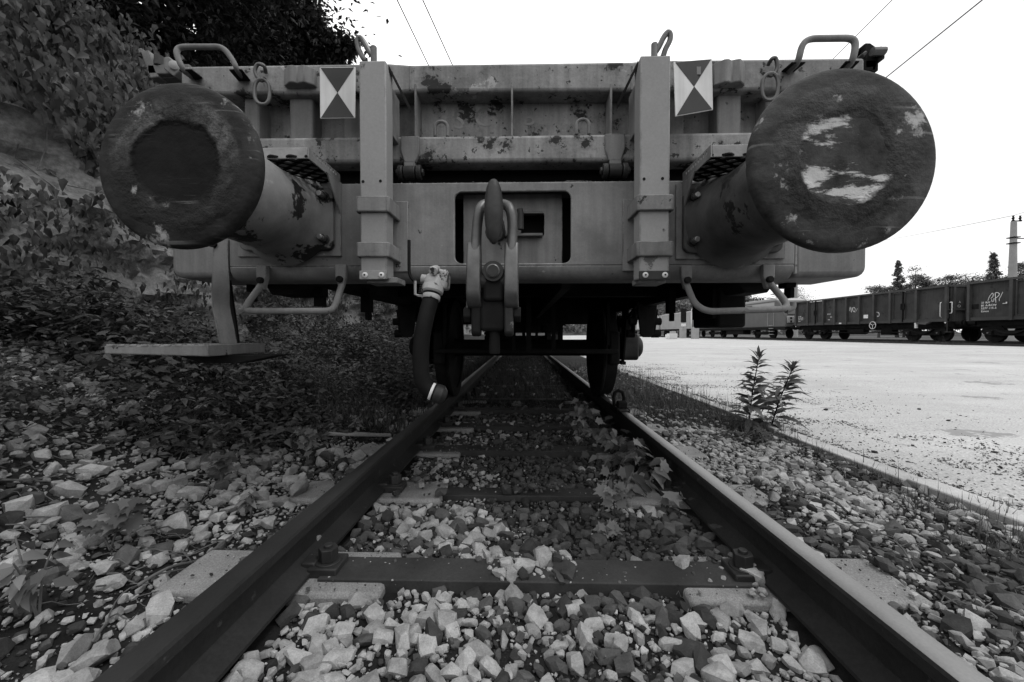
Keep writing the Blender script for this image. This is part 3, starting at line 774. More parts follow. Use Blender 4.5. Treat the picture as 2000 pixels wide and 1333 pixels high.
ring(pL, [at(*q_, Yr) for q_ in ((731, 112), (722, 103), (712, 85), (704, 75), (698, 80), (700, 95), (707, 110), (712, 117), (716, 119))], .0100, (730, 98))
ring(pR, [at(*q_, Yr) for q_ in ((1279, 104), (1287, 92), (1296, 74), (1304, 64), (1309, 68), (1308, 80), (1300, 96), (1296, 108), (1294, 112))], .0100, (1278, 92))

# ---- warning plates
def plate(c, name_lab):
    """c: four corners tl, tr, br, bl as world points"""
    tl, tr, br, bl = [Vector(p) for p in c]; nrm = (tr - tl).cross(bl - tl).normalized()
    if nrm.y > 0: nrm = -nrm
    b = -nrm * .004
    o = G().hexa([bl, br, br + b, bl + b, tl, tr, tr + b, tl + b]).obj('warning_plate', WHITE, W_, .0025)
    tag(o, name_lab)
    m = (tl + br + tr + bl) / 4; e = nrm * .0015
    def sh(p): return m + (p - m) * .97
    for a, c2, nm in ((tl, tr, 'painted_triangle'), (bl, br, 'painted_triangle')):
        A, B, Cc = sh(a) + (sh(c2) - sh(a)) * .02 + e, sh(c2) + (sh(a) - sh(c2)) * .02 + e, m + e
        d = -nrm * .0014
        G().add([A, B, Cc, A + d, B + d, Cc + d], [(0, 1, 2), (3, 5, 4), (0, 3, 4, 1), (1, 4, 5, 2), (2, 5, 3, 0)]).obj('painted_triangle', DARKP, o)
    bk = (tl + tr) / 2 + (bl - tl) * .18
    G().box(bk.x - .03, bk.x + .03, bk.y + .004, YE + .01, bk.z - .015, bk.z + .015).obj('plate_bracket', PAINT, o)
plate((at(624, 132, 1.585), at(694, 131, 1.585), at(694, 231, 1.585), at(625, 232, 1.585)), 'older scratched white warning plate with two dark triangles')
plate((at(1316, 121, 1.555), at(1391, 115, 1.625), at(1393, 215, 1.625), at(1319, 228, 1.555)), 'cleaner bent white warning plate with two dark triangles')

# ---- top hand rails, chain links, corner latches
def bar(pts, r, name='handrail', m=PAINT, fr=.035, parent=W_):
    return G().tube(fil(pts, fr, 6), r, 12).obj(name, m, parent)
Yt = 1.56
hr = bar([at(374, 150, YE), at(358, 138, Yt), at(343, 104, Yt - .01), at(350, 92, Yt), at(436, 92, Yt), at(456, 120, Yt), at(463, 137, Yt), at(474, 152, YE)], .0105, fr=.03)
def foot(pa, pb, w_, par):
    a, b = at(*pa, Yt + .005), at(*pb, YE + .006)
    G().hexa([(a.x - w_, a.y, a.z), (a.x + w_, a.y, a.z), (b.x + w_, b.y, b.z), (b.x - w_, b.y, b.z), (a.x - w_, a.y, a.z + .006), (a.x + w_, a.y, a.z + .006), (b.x + w_, b.y, b.z + .006), (b.x - w_, b.y, b.z + .006)]).obj('rail_foot', UNDER, par, .002)
foot((362, 138), (385, 155), .026, hr); foot((460, 138), (478, 160), .026, hr)
hr = bar([at(1540, 140, YE), at(1559, 122, Yt), at(1566, 88, Yt), at(1580, 76, Yt), at(1664, 75, Yt), at(1672, 86, Yt), at(1665, 120, Yt), at(1650, 136, YE)], .0115, fr=.03)
foot((1560, 124), (1538, 142), .026, hr); foot((1665, 122), (1650, 138), .026, hr)
def chain(hook, c, rx, rz, tilt):
    h = G().tube(spline([at(*p, YE - .01 - .02 * (i > 0)) for i, p in enumerate(hook)], 5), .0075, 8).obj('chain_hook', STEEL_L, W_)
    C = at(*c, YE - .032); pts = []
    for k in range(25):
        t = 2 * math.pi * k / 24; u = math.copysign(abs(math.cos(t)) ** .8, math.cos(t)) * rx; v_ = math.copysign(abs(math.sin(t)) ** .8, math.sin(t)) * rz
        pts.append((C.x + u * math.cos(tilt), C.y + u * math.sin(tilt), C.z + v_))
    G().tube(pts, .0072, 8).obj('chain_link', STEEL_L, h)
chain([(519, 143), (516, 130), (504, 126), (498, 138), (503, 152), (512, 158), (518, 152)], (512, 180), .029, .050, .15)
chain([(1500, 128), (1507, 116), (1515, 115), (1518, 130), (1514, 142), (1506, 148), (1500, 146)], (1504, 170), .029, .052, -.15)
# corner latches
Yl = 1.70
def quad_plate(pxs, Y0, th, name, m, par, bev=.004):
    P = [at(px, py, Y0) for px, py in pxs]
    return G().prism([(p.x, p.z) for p in P], 'xz', Y0, Y0 + th).obj(name, m, par, bev)
la = quad_plate([(274, 100), (290, 98), (309, 150), (293, 153)], Yl, .045, 'corner_latch', PAINT, W_)
quad_plate([(269, 95), (276, 93), (276, 103), (270, 105)], Yl + .01, .03, 'latch_nub', PAINT, la)
quad_plate([(298, 129), (340, 129), (348, 152), (306, 152)], Yl + .02, .06, 'latch_arm', PAINT, la)
quad_plate([(319, 112), (329, 110), (352, 135), (340, 150), (319, 134)], Yl - .02, .035, 'latch_cheek', PAINT, la)
c = at(335, 126, Yl - .03); G().lathe([(.020, 0), (.020, .014), (.010, .02)], c + Vector((0, .018, 0)), (.5, -1, .1), 18).obj('latch_pin', PAINT_L, la)
c = at(311, 120, Yl + .01); G().tube([(c.x, c.y, c.z - .02), (c.x, c.y, c.z + .02)], .018, 12).obj('latch_roller', STEEL, la)
lb = quad_plate([(1690, 84), (1700, 84), (1712, 92), (1712, 132), (1690, 134)], Yl, .05, 'corner_latch', UNDER, W_)
quad_plate([(1674, 98), (1691, 84), (1697, 88), (1674, 105)], Yl + .02, .03, 'latch_arm', UNDER, lb)
quad_plate([(1684, 105), (1692, 98), (1696, 102), (1688, 113)], Yl - .03, .03, 'latch_pin', STEEL, lb)
quad_plate([(1715, 91), (1722, 90), (1729, 93), (1729, 114), (1715, 124)], Yl - .01, .045, 'latch_cheek', UNDER, lb)
quad_plate([(1706, 128), (1729, 114), (1712, 126), (1709, 140), (1702, 140)], Yl, .04, 'latch_arm', UNDER, lb)
c = at(1713, 101, Yl - .02); G().tube([(c.x - .02, c.y, c.z), (c.x + .03, c.y, c.z)], .016, 10).obj('latch_roller', STEEL_L, lb)

a, b = at(1680, 118, YE + .05), at(1708, 128, Yl + .02); G().box(a.x - .02, b.x, YE + .045, Yl + .06, b.z - .035, b.z + .01).obj('latch_bracket', UNDER, lb, .004)
a, b = at(300, 140, Yl + .03), at(362, 140, YE + .05); G().box(a.x, b.x + .02, YE + .045, Yl + .07, a.z - .03, a.z + .01).obj('latch_bracket', PAINT, la, .004)

# ---- buffers
def buffer(cpx, Yf, rad, s, facem, sl, lab):
    c = at(*cpx, Yf); ax = Vector((0, 1, 0))
    o = G().lathe([(.001, .040), (.004, .004), (.06, .004), (.112, .0032), (.117, .0026), (.121, .0018), (.126, .001), (.16, .0008), (.19, .0022), (rad - .022, .0048), (rad - .012, .0068), (rad - .005, .0105), (rad - .001, .0165), (rad, .022), (rad, .036), (rad - .004, .042), (.16, .058), (.13, .064), (.001, .066)][1:-1], c, ax, 72)
    # gently dished face: close the centre
    hd = o.obj('buffer', facem, W_, loc=c + ax * .03, angle=50); tag(hd, lab)
    b0 = YH - Yf
    G().lathe([(.128, .060), (.132, .075), (.134, .16), (.142, .165), (.150, .18), (.150, .36), (.153, .42), (.160, b0 - .075), (.172, b0 - .05), (.185, b0 - .036), (.19, b0 - .03)], c, ax, 48).obj('sleeve', sl, hd, angle=50)
    zc = c.z - .004; fx0, fx1 = c.x - .19, c.x + .19
    fl = G().prism(rrect(fx0, fx1, zc - .125, zc + .125, .03), 'xz', YH - .034, YH - .010).obj('flange', sl, hd, .004)
    G().box(fx0 - .022, fx1 + .022, YH - .010, YH + .004, zc - .145, zc + .15).obj('backing_plate', PAINT, hd, .002)
    for bx in (-1, 1):
        for bz in (-1, 1):
            p = Vector((c.x + bx * .158, YH - .034, zc + bz * .083))
            bo = G().lathe([(.020, 0), (.020, .005)], p, (0, -1, 0), 18).tube([p + Vector((0, -.005, 0)), p + Vector((0, -.022, 0))], .0165, 6, True).obj('bolt', STEEL, hd, .0015)
            G().tube([p + Vector((0, -.022, 0)), p + Vector((0, -.048, 0))], .0105, 12).obj('bolt_end', BOLT, bo, .002)
    return hd, c
BUF_L = buffer_mat('left buffer face greasy', 3.1, .004, .060, .016, .34, .80, .60, .115)
BUF_R = buffer_mat('right buffer face scuffed', 7.4, .036, .012, .036, .40, .535, .60, .112)
bufL, cL = buffer((341, 319), 1.062, .2255, -1, BUF_L, SLEEVE, 'dark greasy buffer on the rock bank side')
bufR, cR = buffer((1655, 308), 1.030, .2330, 1, BUF_R, SLEEVE_D, 'buffer with pale scuffed face on the yard side')

# ---- step treads over the buffers
def tread(px_in_front, px_out_front, py0, py1, s, lab):
    Yf = 1.365; a, b = at(px_in_front, py0, Yf), at(px_out_front, py1, Yf)
    xi, xo = a.x, b.x; zt, zb = max(a.z, b.z), min(a.z, b.z); x0, x1 = min(xi, xo), max(xi, xo)
    tr = G().box(x0, x1, Yf, Yf + .006, zb, zt).obj('step_tread', GALV, W_, .002); tag(tr, lab)
    # perforated walking surface: wavy cross bars with staggered links, daylight between
    rows = 9; Y0, Y1 = Yf + .006, YH - .02; dy = (Y1 - Y0) / rows
    for r_ in range(rows + 1):
        yy = Y0 + r_ * dy; n = 18; pts = []
        for i in range(n + 1):
            x = x0 + (x1 - x0) * i / n; ph = i / n * 2.6 * 2 * math.pi + (r_ % 2) * math.pi
            pts.append((x, yy + .009 * math.sin(ph), zb + .012))
        g = G()
        for i in range(n):
            p, q_ = pts[i], pts[i + 1]; hw = .0088
            g.hexa([(p[0], p[1] - hw, zb + .004), (q_[0], q_[1] - hw, zb + .004), (q_[0], q_[1] + hw, zb + .004), (p[0], p[1] + hw, zb + .004), (p[0], p[1] - hw, zb + .010), (q_[0], q_[1] - hw, zb + .010), (q_[0], q_[1] + hw, zb + .010), (p[0], p[1] + hw, zb + .010)])
        g.obj('tread_bar', UNDER, tr)
    # side lip with a row of square holes, and its gusset
    t = .005; zt2 = zt
    hol = []
    for i in range(9):
        yy = Yf + .03 + i * (YH - Yf - .05) / 9; hol.append([(yy, zb + .022), (yy + .008, zb + .022), (yy + .008, zb + .034), (yy, zb + .034)])
    G().prism([(Yf, zb), (YH, zb - .002), (YH, zt2), (Yf, zt2)], 'yz', xi - s * t - s * .001, xi - s * .001, hol).obj('side_lip', GALV, tr)
    G().prism([(YH - .12, zb), (YH, zb - .135), (YH + .001, zb)], 'yz', xi - s * (t * 2 + .002), xi - s * (t + .0025)).obj('gusset', PAINT, tr)
tread(600, 505, 288, 311, -1, 'perforated tread behind the greasy buffer'); tread(1392, 1497, 283, 306, 1, 'perforated tread behind the scuffed buffer')

# ---- draw hook and screw coupling
def yzp(pts, Yq, px): return [(p[0], p[1]) for p in pts]
hc = at(966, 420, 1.40)
hy = 1.355
hook = G().lathe([(.004, -.112), (.012, -.106), (.020, -.092), (.027, -.065), (.031, -.03), (.0325, .01), (.030, .045), (.025, .075), (.018, .094), (.010, .104), (.003, .107)], (hc.x, hy, hc.z), (0, 0, 1), 24).obj('draw_hook', STEEL, W_, angle=60)
G().tube(spline([(hc.x, hy + .006, hc.z - .07), (hc.x, hy + .04, hc.z - .065), (hc.x, hy + .09, hc.z - .035), (hc.x, hy + .14, hc.z - .005), (hc.x, YH + .02, hc.z), (hc.x, YH + .1, hc.z)], 5), .030, 16).obj('hook_shank', STEEL, hook)
# shackle: a bow through the hook with two legs ending in eyes
def P_(px, py, Yq): return at(px, py, Yq)
for s, pts in ((-1, [(962, 398), (944, 401), (936, 414), (932, 440), (930, 470), (928, 495), (927, 520)]), (1, [(968, 398), (990, 402), (998, 416), (1001, 440), (1000, 470), (999, 495), (999, 520)])):
    sp_ = spline([P_(px, py, 1.43 - .035 * min(1, i / 2)) for i, (px, py) in enumerate(pts)], 5)
    m = len(sp_); rs = [.0180 + .0055 * sstep(.55, 1, i / m) for i in range(m)]
    sh = G().tube(sp_, rs, 16).obj('shackle_leg', STEEL_L, hook)
    e = P_(926 if s < 0 else 999, 562, 1.385)
    prof = []
    for k in range(17):
        a = R(180 + 180 * k / 16); prof.append((1.395 + .046 * math.cos(a), e.z - .01 + .062 * math.sin(a)))
    prof += [(1.395 + .042, e.z + .05), (1.395 + .030, e.z + .105), (1.395 + .008, e.z + .16), (1.395 - .008, e.z + .16), (1.395 - .030, e.z + .105), (1.395 - .042, e.z + .05)]
    G().prism(prof, 'yz', e.x - .0245, e.x + .0245).obj('shackle_eye', STEEL_L, hook, .0185, 5)
c = P_(963, 530, 1.355)
G().tube([(c.x - .075, 1.395, c.z - .03), (c.x + .075, 1.395, c.z - .03)], .030, 18).obj('trunnion', STEEL, hook, .004)
G().box(c.x - .036, c.x + .036, 1.365, 1.44, c.z - .10, c.z + .02).obj('trunnion_block', UNDER, hook, .012)
G().lathe([(.036, 0), (.036, .006), (.034, .010)], (c.x, 1.362, c.z), (0, -1, 0), 30).obj('washer', STEEL, hook)
G().lathe([(.023, .010), (.023, .018), (.019, .021), (.018, .019)], (c.x, 1.362, c.z), (0, -1, 0), 26).obj('pin_head', STEEL_L, hook)
G().lathe([(.0175, .0195), (.0175, .0205)], (c.x, 1.362, c.z), (0, -1, 0), 20).obj('pin_face', STEEL, hook)
# lower links and swivel
for px in (932, 992):
    a, b = P_(px - 2 if px < 960 else px + 2, 580, 1.40), P_(px, 640, 1.42)
    G().prism([(1.38, b.z - .02), (1.395, b.z - .032), (1.43, b.z - .032), (1.445, b.z - .02), (1.44, a.z), (1.385, a.z)], 'yz', a.x - .016, a.x + .016).obj('lower_link', UNDER if px < 960 else STEEL, hook, .008)
a = P_(962, 615, 1.42)
G().box(a.x - .044, a.x + .044, 1.385, 1.45, a.z - .06, a.z + .07).obj('swivel_block', UNDER, hook, .014)
for s in (-1, 1):
    p = P_(962, 615, 1.42); x = p.x + s * .075
    n_ = G().tube([(x, 1.415, p.z), (x + s * .026, 1.415, p.z)], .030, 6, True).obj('nut', UNDER, hook, .004)
    G().tube([(x + s * .012, 1.412, p.z + .02), (x + s * .012, 1.412, p.z + .048)], .0065, 8).obj('split_pin', STEEL_L, n_)
G().tube([P_(966, 640, 1.42), P_(966, 690, 1.43)], .020, 12).obj('coupling_screw', UNDER, hook)

# ---- brake cock, lever and hose
v0 = P_(846, 545, 1.50)
vb = G().lathe([(.030, -.03), (.034, -.01), (.036, .01), (.030, .03), (.026, .045)], P_(846, 555, 1.50), (-.05, -.35, -1), 18).obj('brake_cock', VALVE, W_, angle=40)
c = P_(847, 528, 1.47); G().tube([c + Vector((0, .05, .01)), c, c + Vector((0, -.012, -.006))], .0165, 14).obj('cock_plug', VALVE, vb, .002)
c = P_(858, 543, 1.5); G().hexa([c + Vector(t) for t in ((-.03, -.01, -.04), (.03, -.01, -.045), (.03, .06, -.045), (-.03, .06, -.04), (-.02, -.01, .035), (.035, -.01, .03), (.035, .06, .03), (-.02, .06, .035))]).obj('cock_body', VALVE, vb, .01)
G().tube([P_(823, 545, 1.51), P_(845, 548, 1.51)], .018, 12).obj('cock_spindle', VALVE, vb, .002)
lp = [(799, 469), (799, 500), (799, 534), (804, 545), (813, 552)]
G().tube(fil([P_(*t, 1.49) for t in lp], .02), .0068, 4, True).obj('cock_lever', UNDER, vb, .0015)
G().tube([P_(*t, 1.485) for t in ((811, 549), (811, 575), (818, 578), (832, 578))], .0050, 4, True).obj('spring_bracket', VALVE, vb)
pts = []; A_, B_ = P_(826, 553, 1.5), P_(822, 574, 1.5)
for k in range(49):
    t = k / 48; pts.append(A_.lerp(B_, t) + Vector((.009 * math.cos(t * 12 * math.pi), .009 * math.sin(t * 12 * math.pi), 0)))
G().tube(pts, .002, 6).obj('spring', STEEL, vb)
hp = [P_(845, 566, 1.475), P_(842, 582, 1.465), P_(834, 612, 1.45), P_(825, 655, 1.44), P_(822, 695, 1.44), P_(823, 730, 1.44), P_(829, 752, 1.445), P_(841, 764, 1.45), P_(852, 768, 1.452)]
hose = G().tube(spline(hp, 6), .0300, 18).obj('brake_hose', RUBBER, W_)
d = (hp[1] - hp[0]).normalized()
G().lathe([(.037, -.014), (.040, -.004), (.040, .010), (.035, .016)], hp[0], d, 22).obj('hose_nut', VALVE, hose)
G().lathe([(.0325, .024), (.0335, .026), (.0335, .040), (.0325, .042)], hp[0], d, 22).obj('hose_clamp', VALVE, hose)
d = (hp[-1] - hp[-2]).normalized()
G().lathe([(.031, -.022), (.0325, -.020), (.0325, -.014), (.031, -.012)], hp[-1], d, 22).obj('hose_clamp', LETTER, hose)
G().lathe([(.033, -.006), (.035, 0), (.035, .022), (.022, .036), (.010, .040)], hp[-1], d, 22).obj('coupling_head', STEEL, hose)
e = P_(845, 772, 1.45); G().tube([e, e + Vector((.0, 0, -.035))], .002, 6).obj('hose_wire', STEEL_L, hose)

# ---- shunter's handles under the headstock
def under_handle(bra, rod, lab):
    h = bar([at(px, py, Yq) for px, py, Yq in rod], .0125, 'shunter_handle', PAINT, .03); tag(h, lab)
    for (p0, p1, q0, q1) in bra:
        x0, x1, z0, z1 = rect(p0, q0, p1, q1, YH - .02)
        b = G().prism([(x0, z1), (x1, z1), (x1, (z0 + z1) / 2), ((x0 + x1) / 2 + .008, z0), ((x0 + x1) / 2 - .008, z0), (x0, (z0 + z1) / 2)], 'xz', YH - .022, YH + .002).obj('handle_bracket', PAINT, h, .004)
        G().lathe([(.013, 0), (.013, .012), (.009, .015)], ((x0 + x1) / 2, YH - .022, (z0 + z1) / 2 - .012), (0, -1, 0), 14).obj('bolt_head', UNDER, b)
under_handle(((500, 521, 519, 566), (654, 676, 517, 564)), ((511, 556, 1.585), (480, 598, 1.53), (482, 608, 1.53), (645, 608, 1.53), (655, 598, 1.54), (668, 556, 1.585)), 'bent grey handle under the greasy buffer')
under_handle(((1331, 1352, 519, 565), (1490, 1513, 517, 564)), ((1341, 556, 1.585), (1356, 594, 1.54), (1380, 609, 1.53), (1535, 604, 1.53), (1536, 592, 1.55), (1502, 552, 1.585)), 'bent grey handle under the scuffed buffer')
G().tube(fil([at(1534, 606, 1.60), at(1548, 602, 1.60), at(1547, 590, 1.60)], .02), .014, 12).obj('handle_hook', PAINT, W_)
# ---- hanging step on the rock side
xr = at(406, 685, 1.45).x; xl = at(203, 685, 1.45).x; zt = at(406, 674, 1.45).z; zb = at(406, 697, 1.45).z; zl = at(203, 692, 1.45).z
stp = G().hexa([(xl, 1.45, zl), (xr, 1.45, zb), (xr, 1.78, zb), (xl, 1.78, zl), (xl, 1.45, zt - .004), (xr, 1.45, zt), (xr, 1.78, zt), (xl, 1.78, zt - .004)]).obj('side_step', PAINT, W_, .004); tag(stp, 'step board hung on a twisted strap on the rock side')
for i in range(9):
    x = xl + (xr - xl) * (i + .5) / 9.; G().box(x - .013, x + .013, 1.449, 1.47, zt - .006, zt + .002).obj('tread_tooth', PAINT_L, stp, .001)
G().prism([(xr - .22, zb - .001), (xr - .12, zb - .032), (xr + .03, zb - .034), (xr + .17, zb - .006), (xr + .17, zb - .001)], 'xz', 1.56, 1.68).obj('step_support', UNDER, stp, .004)
sp_ = [(433, 470, 1.60), (433, 520, 1.60), (431, 560, 1.61), (432, 600, 1.63), (440, 640, 1.63), (446, 672, 1.63)]
c_ = spline([at(*t) for t in sp_], 5); m = len(c_); vv = []
for i, p in enumerate(c_):
    a = R(55 * sstep(.15, .55, i / m)); w_ = .030
    ax_ = Vector((math.cos(a), math.sin(a), 0)) * w_; nn = Vector((-math.sin(a), math.cos(a), 0)) * .006
    vv += [p - ax_ - nn, p + ax_ - nn, p + ax_ + nn, p - ax_ + nn]
fs = [(i * 4 + k, i * 4 + (k + 1) % 4, i * 4 + 4 + (k + 1) % 4, i * 4 + 4 + k) for i in range(m - 1) for k in range(4)] + [(0, 1, 2, 3), ((m - 1) * 4, (m - 1) * 4 + 1, (m - 1) * 4 + 2, (m - 1) * 4 + 3)]
G().add(vv, fs, True).obj('step_strap', PAINT, stp, angle=50)
a, b = at(441, 575, 1.70), at(459, 672, 1.75)
G().hexa([(b.x - .02, b.y - .006, b.z), (b.x + .02, b.y - .006, b.z), (b.x + .02, b.y + .006, b.z), (b.x - .02, b.y + .006, b.z), (a.x - .02, a.y - .006, hz0 + .02), (a.x + .02, a.y - .006, hz0 + .02), (a.x + .02, a.y + .006, hz0 + .02), (a.x - .02, a.y + .006, hz0 + .02)]).obj('step_strap', UNDER, stp)
c = at(420, 478, YH); G().lathe([(.016, -.004), (.016, .016)], (c.x, YH - .0, c.z), (0, -1, 0), 6).obj('bolt_head', UNDER, stp)

# ---- running gear
def wheelset(Yw, full):
    ax = G().lathe([(.06, -1.06), (.065, -.98), (.085, -.80), (.095, -.74), (.082, -.60), (.080, 0), (.082, .60), (.095, .74), (.085, .80), (.065, .98), (.06, 1.06)], (0, Yw, .46), (1, 0, 0), 24).obj('axle', UNDER, W_, angle=50)
    for s in (-1, 1):
        prof = [(.09, s * .76), (.10, s * .70), (.34, s * .735), (.40, s * .70), (.40, s * .683), (.485, s * .684), (.489, s * .692), (.487, s * .704), (.468, s * .716), (.4602, s * .722), (.4598, s * .81), (.455, s * .818), (.40, s * .818), (.395, s * .79), (.34, s * .775), (.10, s * .79)]
        wh = G().lathe(prof, (0, Yw, .46), (1, 0, 0), 64).obj('wheel', UNDER, ax, angle=40)
        # axle box with rounded cover
        x = s * .98
        G().prism(rrect(Yw - .12, Yw + .12, .34, .60, .05), 'yz', min(x - s * .06, x + s * .12), max(x - s * .06, x + s * .12)).obj('axle_box', STEEL if s > 0 else UNDER, ax, .02, 3)
        G().lathe([(.105, 0), (.10, .03), (.075, .05), (.03, .058)], (x + s * .12, Yw, .47), (s, 0, 0), 24).obj('box_cover', STEEL if s > 0 else UNDER, ax, angle=60)
        # axle guard plates either side of the box
        for dy in (-1, 1):
            G().prism([(Yw + dy * .13, .33), (Yw + dy * .19, .33), (Yw + dy * .36, .86), (Yw + dy * .15, .86)], 'yz', s * .93 - .008, s * .93 + .008).obj('axle_guard', UNDER, W_)
        G().box(s * .93 - .02, s * .93 + .02, Yw - .2, Yw + .2, .305, .335).obj('guard_tie', UNDER, W_)
        # leaf spring with end shackles
        for k in range(7):
            L_ = .60 - k * .075; pts = [(x, Yw + t * L_, .66 + .035 * k * 0 + .05 * (1 - t * t) * 0 + .11 * t * t * (L_ / .6) ** 2 - .0 + k * -.0 + .012 * (6 - k)) for t in np.linspace(-1, 1, 9)]
            vv = []
            for p in pts: vv += [(p[0] - .05, p[1], p[2]), (p[0] + .05, p[1], p[2]), (p[0] + .05, p[1], p[2] + .0115), (p[0] - .05, p[1], p[2] + .0115)]
            fs = [(i * 4 + j, i * 4 + (j + 1) % 4, i * 4 + 4 + (j + 1) % 4, i * 4 + 4 + j) for i in range(8) for j in range(4)] + [(0, 1, 2, 3), (32, 33, 34, 35)]
            G().add(vv, fs).obj('spring_leaf', UNDER, ax)
        G().box(x - .06, x + .06, Yw - .05, Yw + .05, .60, .78).obj('spring_buckle', UNDER, ax, .008)
        for dy in (-1, 1):
            ye = Yw + dy * .62; zl = .60
            G().prism([(x - .085, .86), (x + .085, .86), (x + .052, .60), (x + .03, .57), (x - .03, .57), (x - .052, .60)], 'xz', ye + dy * .10 - .012, ye + dy * .10 + .012).obj('spring_hanger', UNDER, W_, .004)
            for t in (-1, 1):
                G().prism([(ye - .03, zl), (ye + .03, zl), (ye + dy * .07 + .03, .80), (ye + dy * .07 - .03, .80)], 'yz', x + t * .085 - .012, x + t * .085 + .012).obj('spring_link', UNDER, W_, .008)
                G().tube([(x + t * .07, ye, zl), (x + t * .135, ye, zl)], .034, 14).obj('link_ring', UNDER, W_, .004)
                G().tube([(x + t * .07, ye + dy * .06, .70), (x + t * .13, ye + dy * .06, .70)], .03, 14).obj('link_ring', UNDER, W_, .004)
wheelset(3.99, True); wheelset(11.99, False)
# brake gear in front of the first wheelset
for s in (-1, 1):
    G().box(s * .755 - .045, s * .755 + .045, 3.40, 3.50, .33, .62).obj('brake_block', UNDER, W_, .02)
    G().box(s * .70 - .012, s * .70 + .012, 3.40, 3.44, .5, .86).obj('brake_hanger', UNDER, W_)
G().box(-.78, .78, 3.36, 3.42, .43, .47).obj('brake_beam', UNDER, W_, .01)
for px, dx in ((.02, .02), (.22, .015), (-.1, .012)):
    G().box(px - dx, px + dx, 3.2, 3.22, .46, .9).obj('brake_rod', UNDER, W_)
G().tube([(.03, 3.3, .50), (.06, 10.9, .52)], .02, 8).obj('brake_pull_rod', UNDER, W_)
G().tube([(-.62, 1.9, .93), (-.62, 13, .93)], .018, 8).obj('brake_pipe', UNDER, W_)
G().lathe([(.10, -.3), (.16, -.27), (.16, .27), (.10, .3)], (-.35, 6.4, .72), (0, 1, 0), 20).obj('air_tank', UNDER, W_)
G().box(.3, .62, 6.8, 7.2, .62, .86).obj('brake_cylinder', UNDER, W_, .03)
for x, y0 in ((-.52, 5.6), (.48, 5.3), (-.2, 8.8), (.30, 9.0), (-.60, 9.5), (.62, 9.6), (0, 7.5)):
    G().box(x - .03, x + .03, y0, y0 + .05, .50, .86).obj('bracket', UNDER, W_)
G().box(-.75, .75, 11.3, 11.4, .62, .86).obj('brake_beam', UNDER, W_)
G().box(-.95, .95, 5.2, 5.24, .72, 1.19).obj('cross_beam', UNDER, W_)
G().box(-.95, .95, 9.0, 9.04, .78, 1.19).obj('cross_beam', UNDER, W_)
# box hanging below the headstock corner on the yard side, and small brackets
x0, x1, z0, z1 = rect(1402, 545, 1458, 640, 2.05)
G().box(x0, x1, 2.05, 2.35, z0, .86).obj('battery_box', UNDER, W_, .015)
x0, x1, z0, z1 = rect(1394, 560, 1404, 622, 2.05); G().box(x0, x1 + .01, 2.06, 2.3, z0 - .0, .86).obj('box_bracket', UNDER, W_)
for px0, px1, py1, Yq, s in ((703, 722, 610, 2.25, 1), (1307, 1320, 612, 2.25, 1), (595, 630, 580, 1.9, 1), (480, 492, 570, 1.85, 1), (1536, 1556, 562, 1.8, 1)):
    x0, x1, z0, z1 = rect(px0, 530, px1, py1, Yq)
    G().box(x0, x1, Yq, Yq + .06, z0, .86).obj('bracket', UNDER, W_, .004)
    G().box(x0 + (x1 - x0) * .45, x1 - .004, Yq + .005, Yq + .05, z0 - .045, z0).obj('bracket_tip', UNDER, W_, .004)
for (p0, p1, p2, p3, py1) in ((515, 590, 575, 530, 576), (1440, 1515, 1500, 1455, 572)):
    a, b = at(p0, 540, 1.78), at(p1, 540, 1.78); c, d = at(p3, py1, 1.78), at(p2, py1, 1.78)
    G().prism([(a.x, hz0 + .01), (b.x, hz0 + .01), (d.x, d.z), (c.x, c.z)], 'xz', 1.78, 1.95).obj('jacking_pad', UNDER, W_, .006)
# ================================================================== vegetation on the rock side
def rand_dirs(n, base, spread):
    return unit(np.asarray(base, float)[None] + nr.normal(0, spread, (n, 3)))
def part_leaf(tmpl, mat, tone, cache={}):
    key = (id(tmpl), mat.name, tone)
    if key not in cache:
        me = bpy.data.meshes.new('leaf'); me.from_pydata([tuple(v) for v in tmpl[0]], [], [tuple(f) for f in tmpl[1]])
        for p in me.polygons: p.use_smooth = True
        me.materials.append(mat); a = me.attributes.new('tone', 'FLOAT', 'POINT'); a.data.foreach_set('value', np.full(len(tmpl[0]), tone, dtype=np.float32)); cache[key] = me
    return cache[key]
def add_leaf(parent, tmpl, mat, tone, p, A, N, s):
    A = Vector(A).normalized(); N = Vector(N); X = A.cross(N).normalized(); N = X.cross(A)
    o = bpy.data.objects.new('leaf', part_leaf(tmpl, mat, tone)); put(o, parent, p)
    o.rotation_euler = Matrix((X, A, N)).transposed().to_euler(); o.scale = (s, s, s); return o

# ---- creeper over the rock face
ivy = thing('ivy', 'curtain of pointed creeper leaves hanging over the top of the rock face', 'ivy', (-3.7, 4, 2))
cand = []
def ivy_mask(y, z):
    zb = 2.02 + .38 * fbm(y * 1.3, 3.3, 1.1, 3) + .10 * math.sin(y * 5)
    if y > 4.5: zb -= .9 * sstep(4.5, 7, y)
    if z > zb: return 1.
    m = fbm(y * 1.6 + 5, z * 1.5, 4.4, 3)
    if z < 1.62: return .75 if m > -.12 else .05
    return .55 if m > .22 else .03
qv = random.Random(77)
while len(cand) < 21000:
    y = 1.2 + 13 * qv.random() ** 1.6; z = qv.uniform(.25, 3.75)
    if qv.random() > ivy_mask(y, z): continue
    out = abs(qv.gauss(.0, .19)) + .012
    zz = min(z, 3.5); x = rock_x(y, zz) + out - (0 if z <= 3.5 else qv.random() * .5)
    s = qv.uniform(.055, .105) * (1 if z > 1.6 else .7)
    cand.append((x, y, z, s, qv.uniform(.5, 1.9)))
C = np.array(cand)
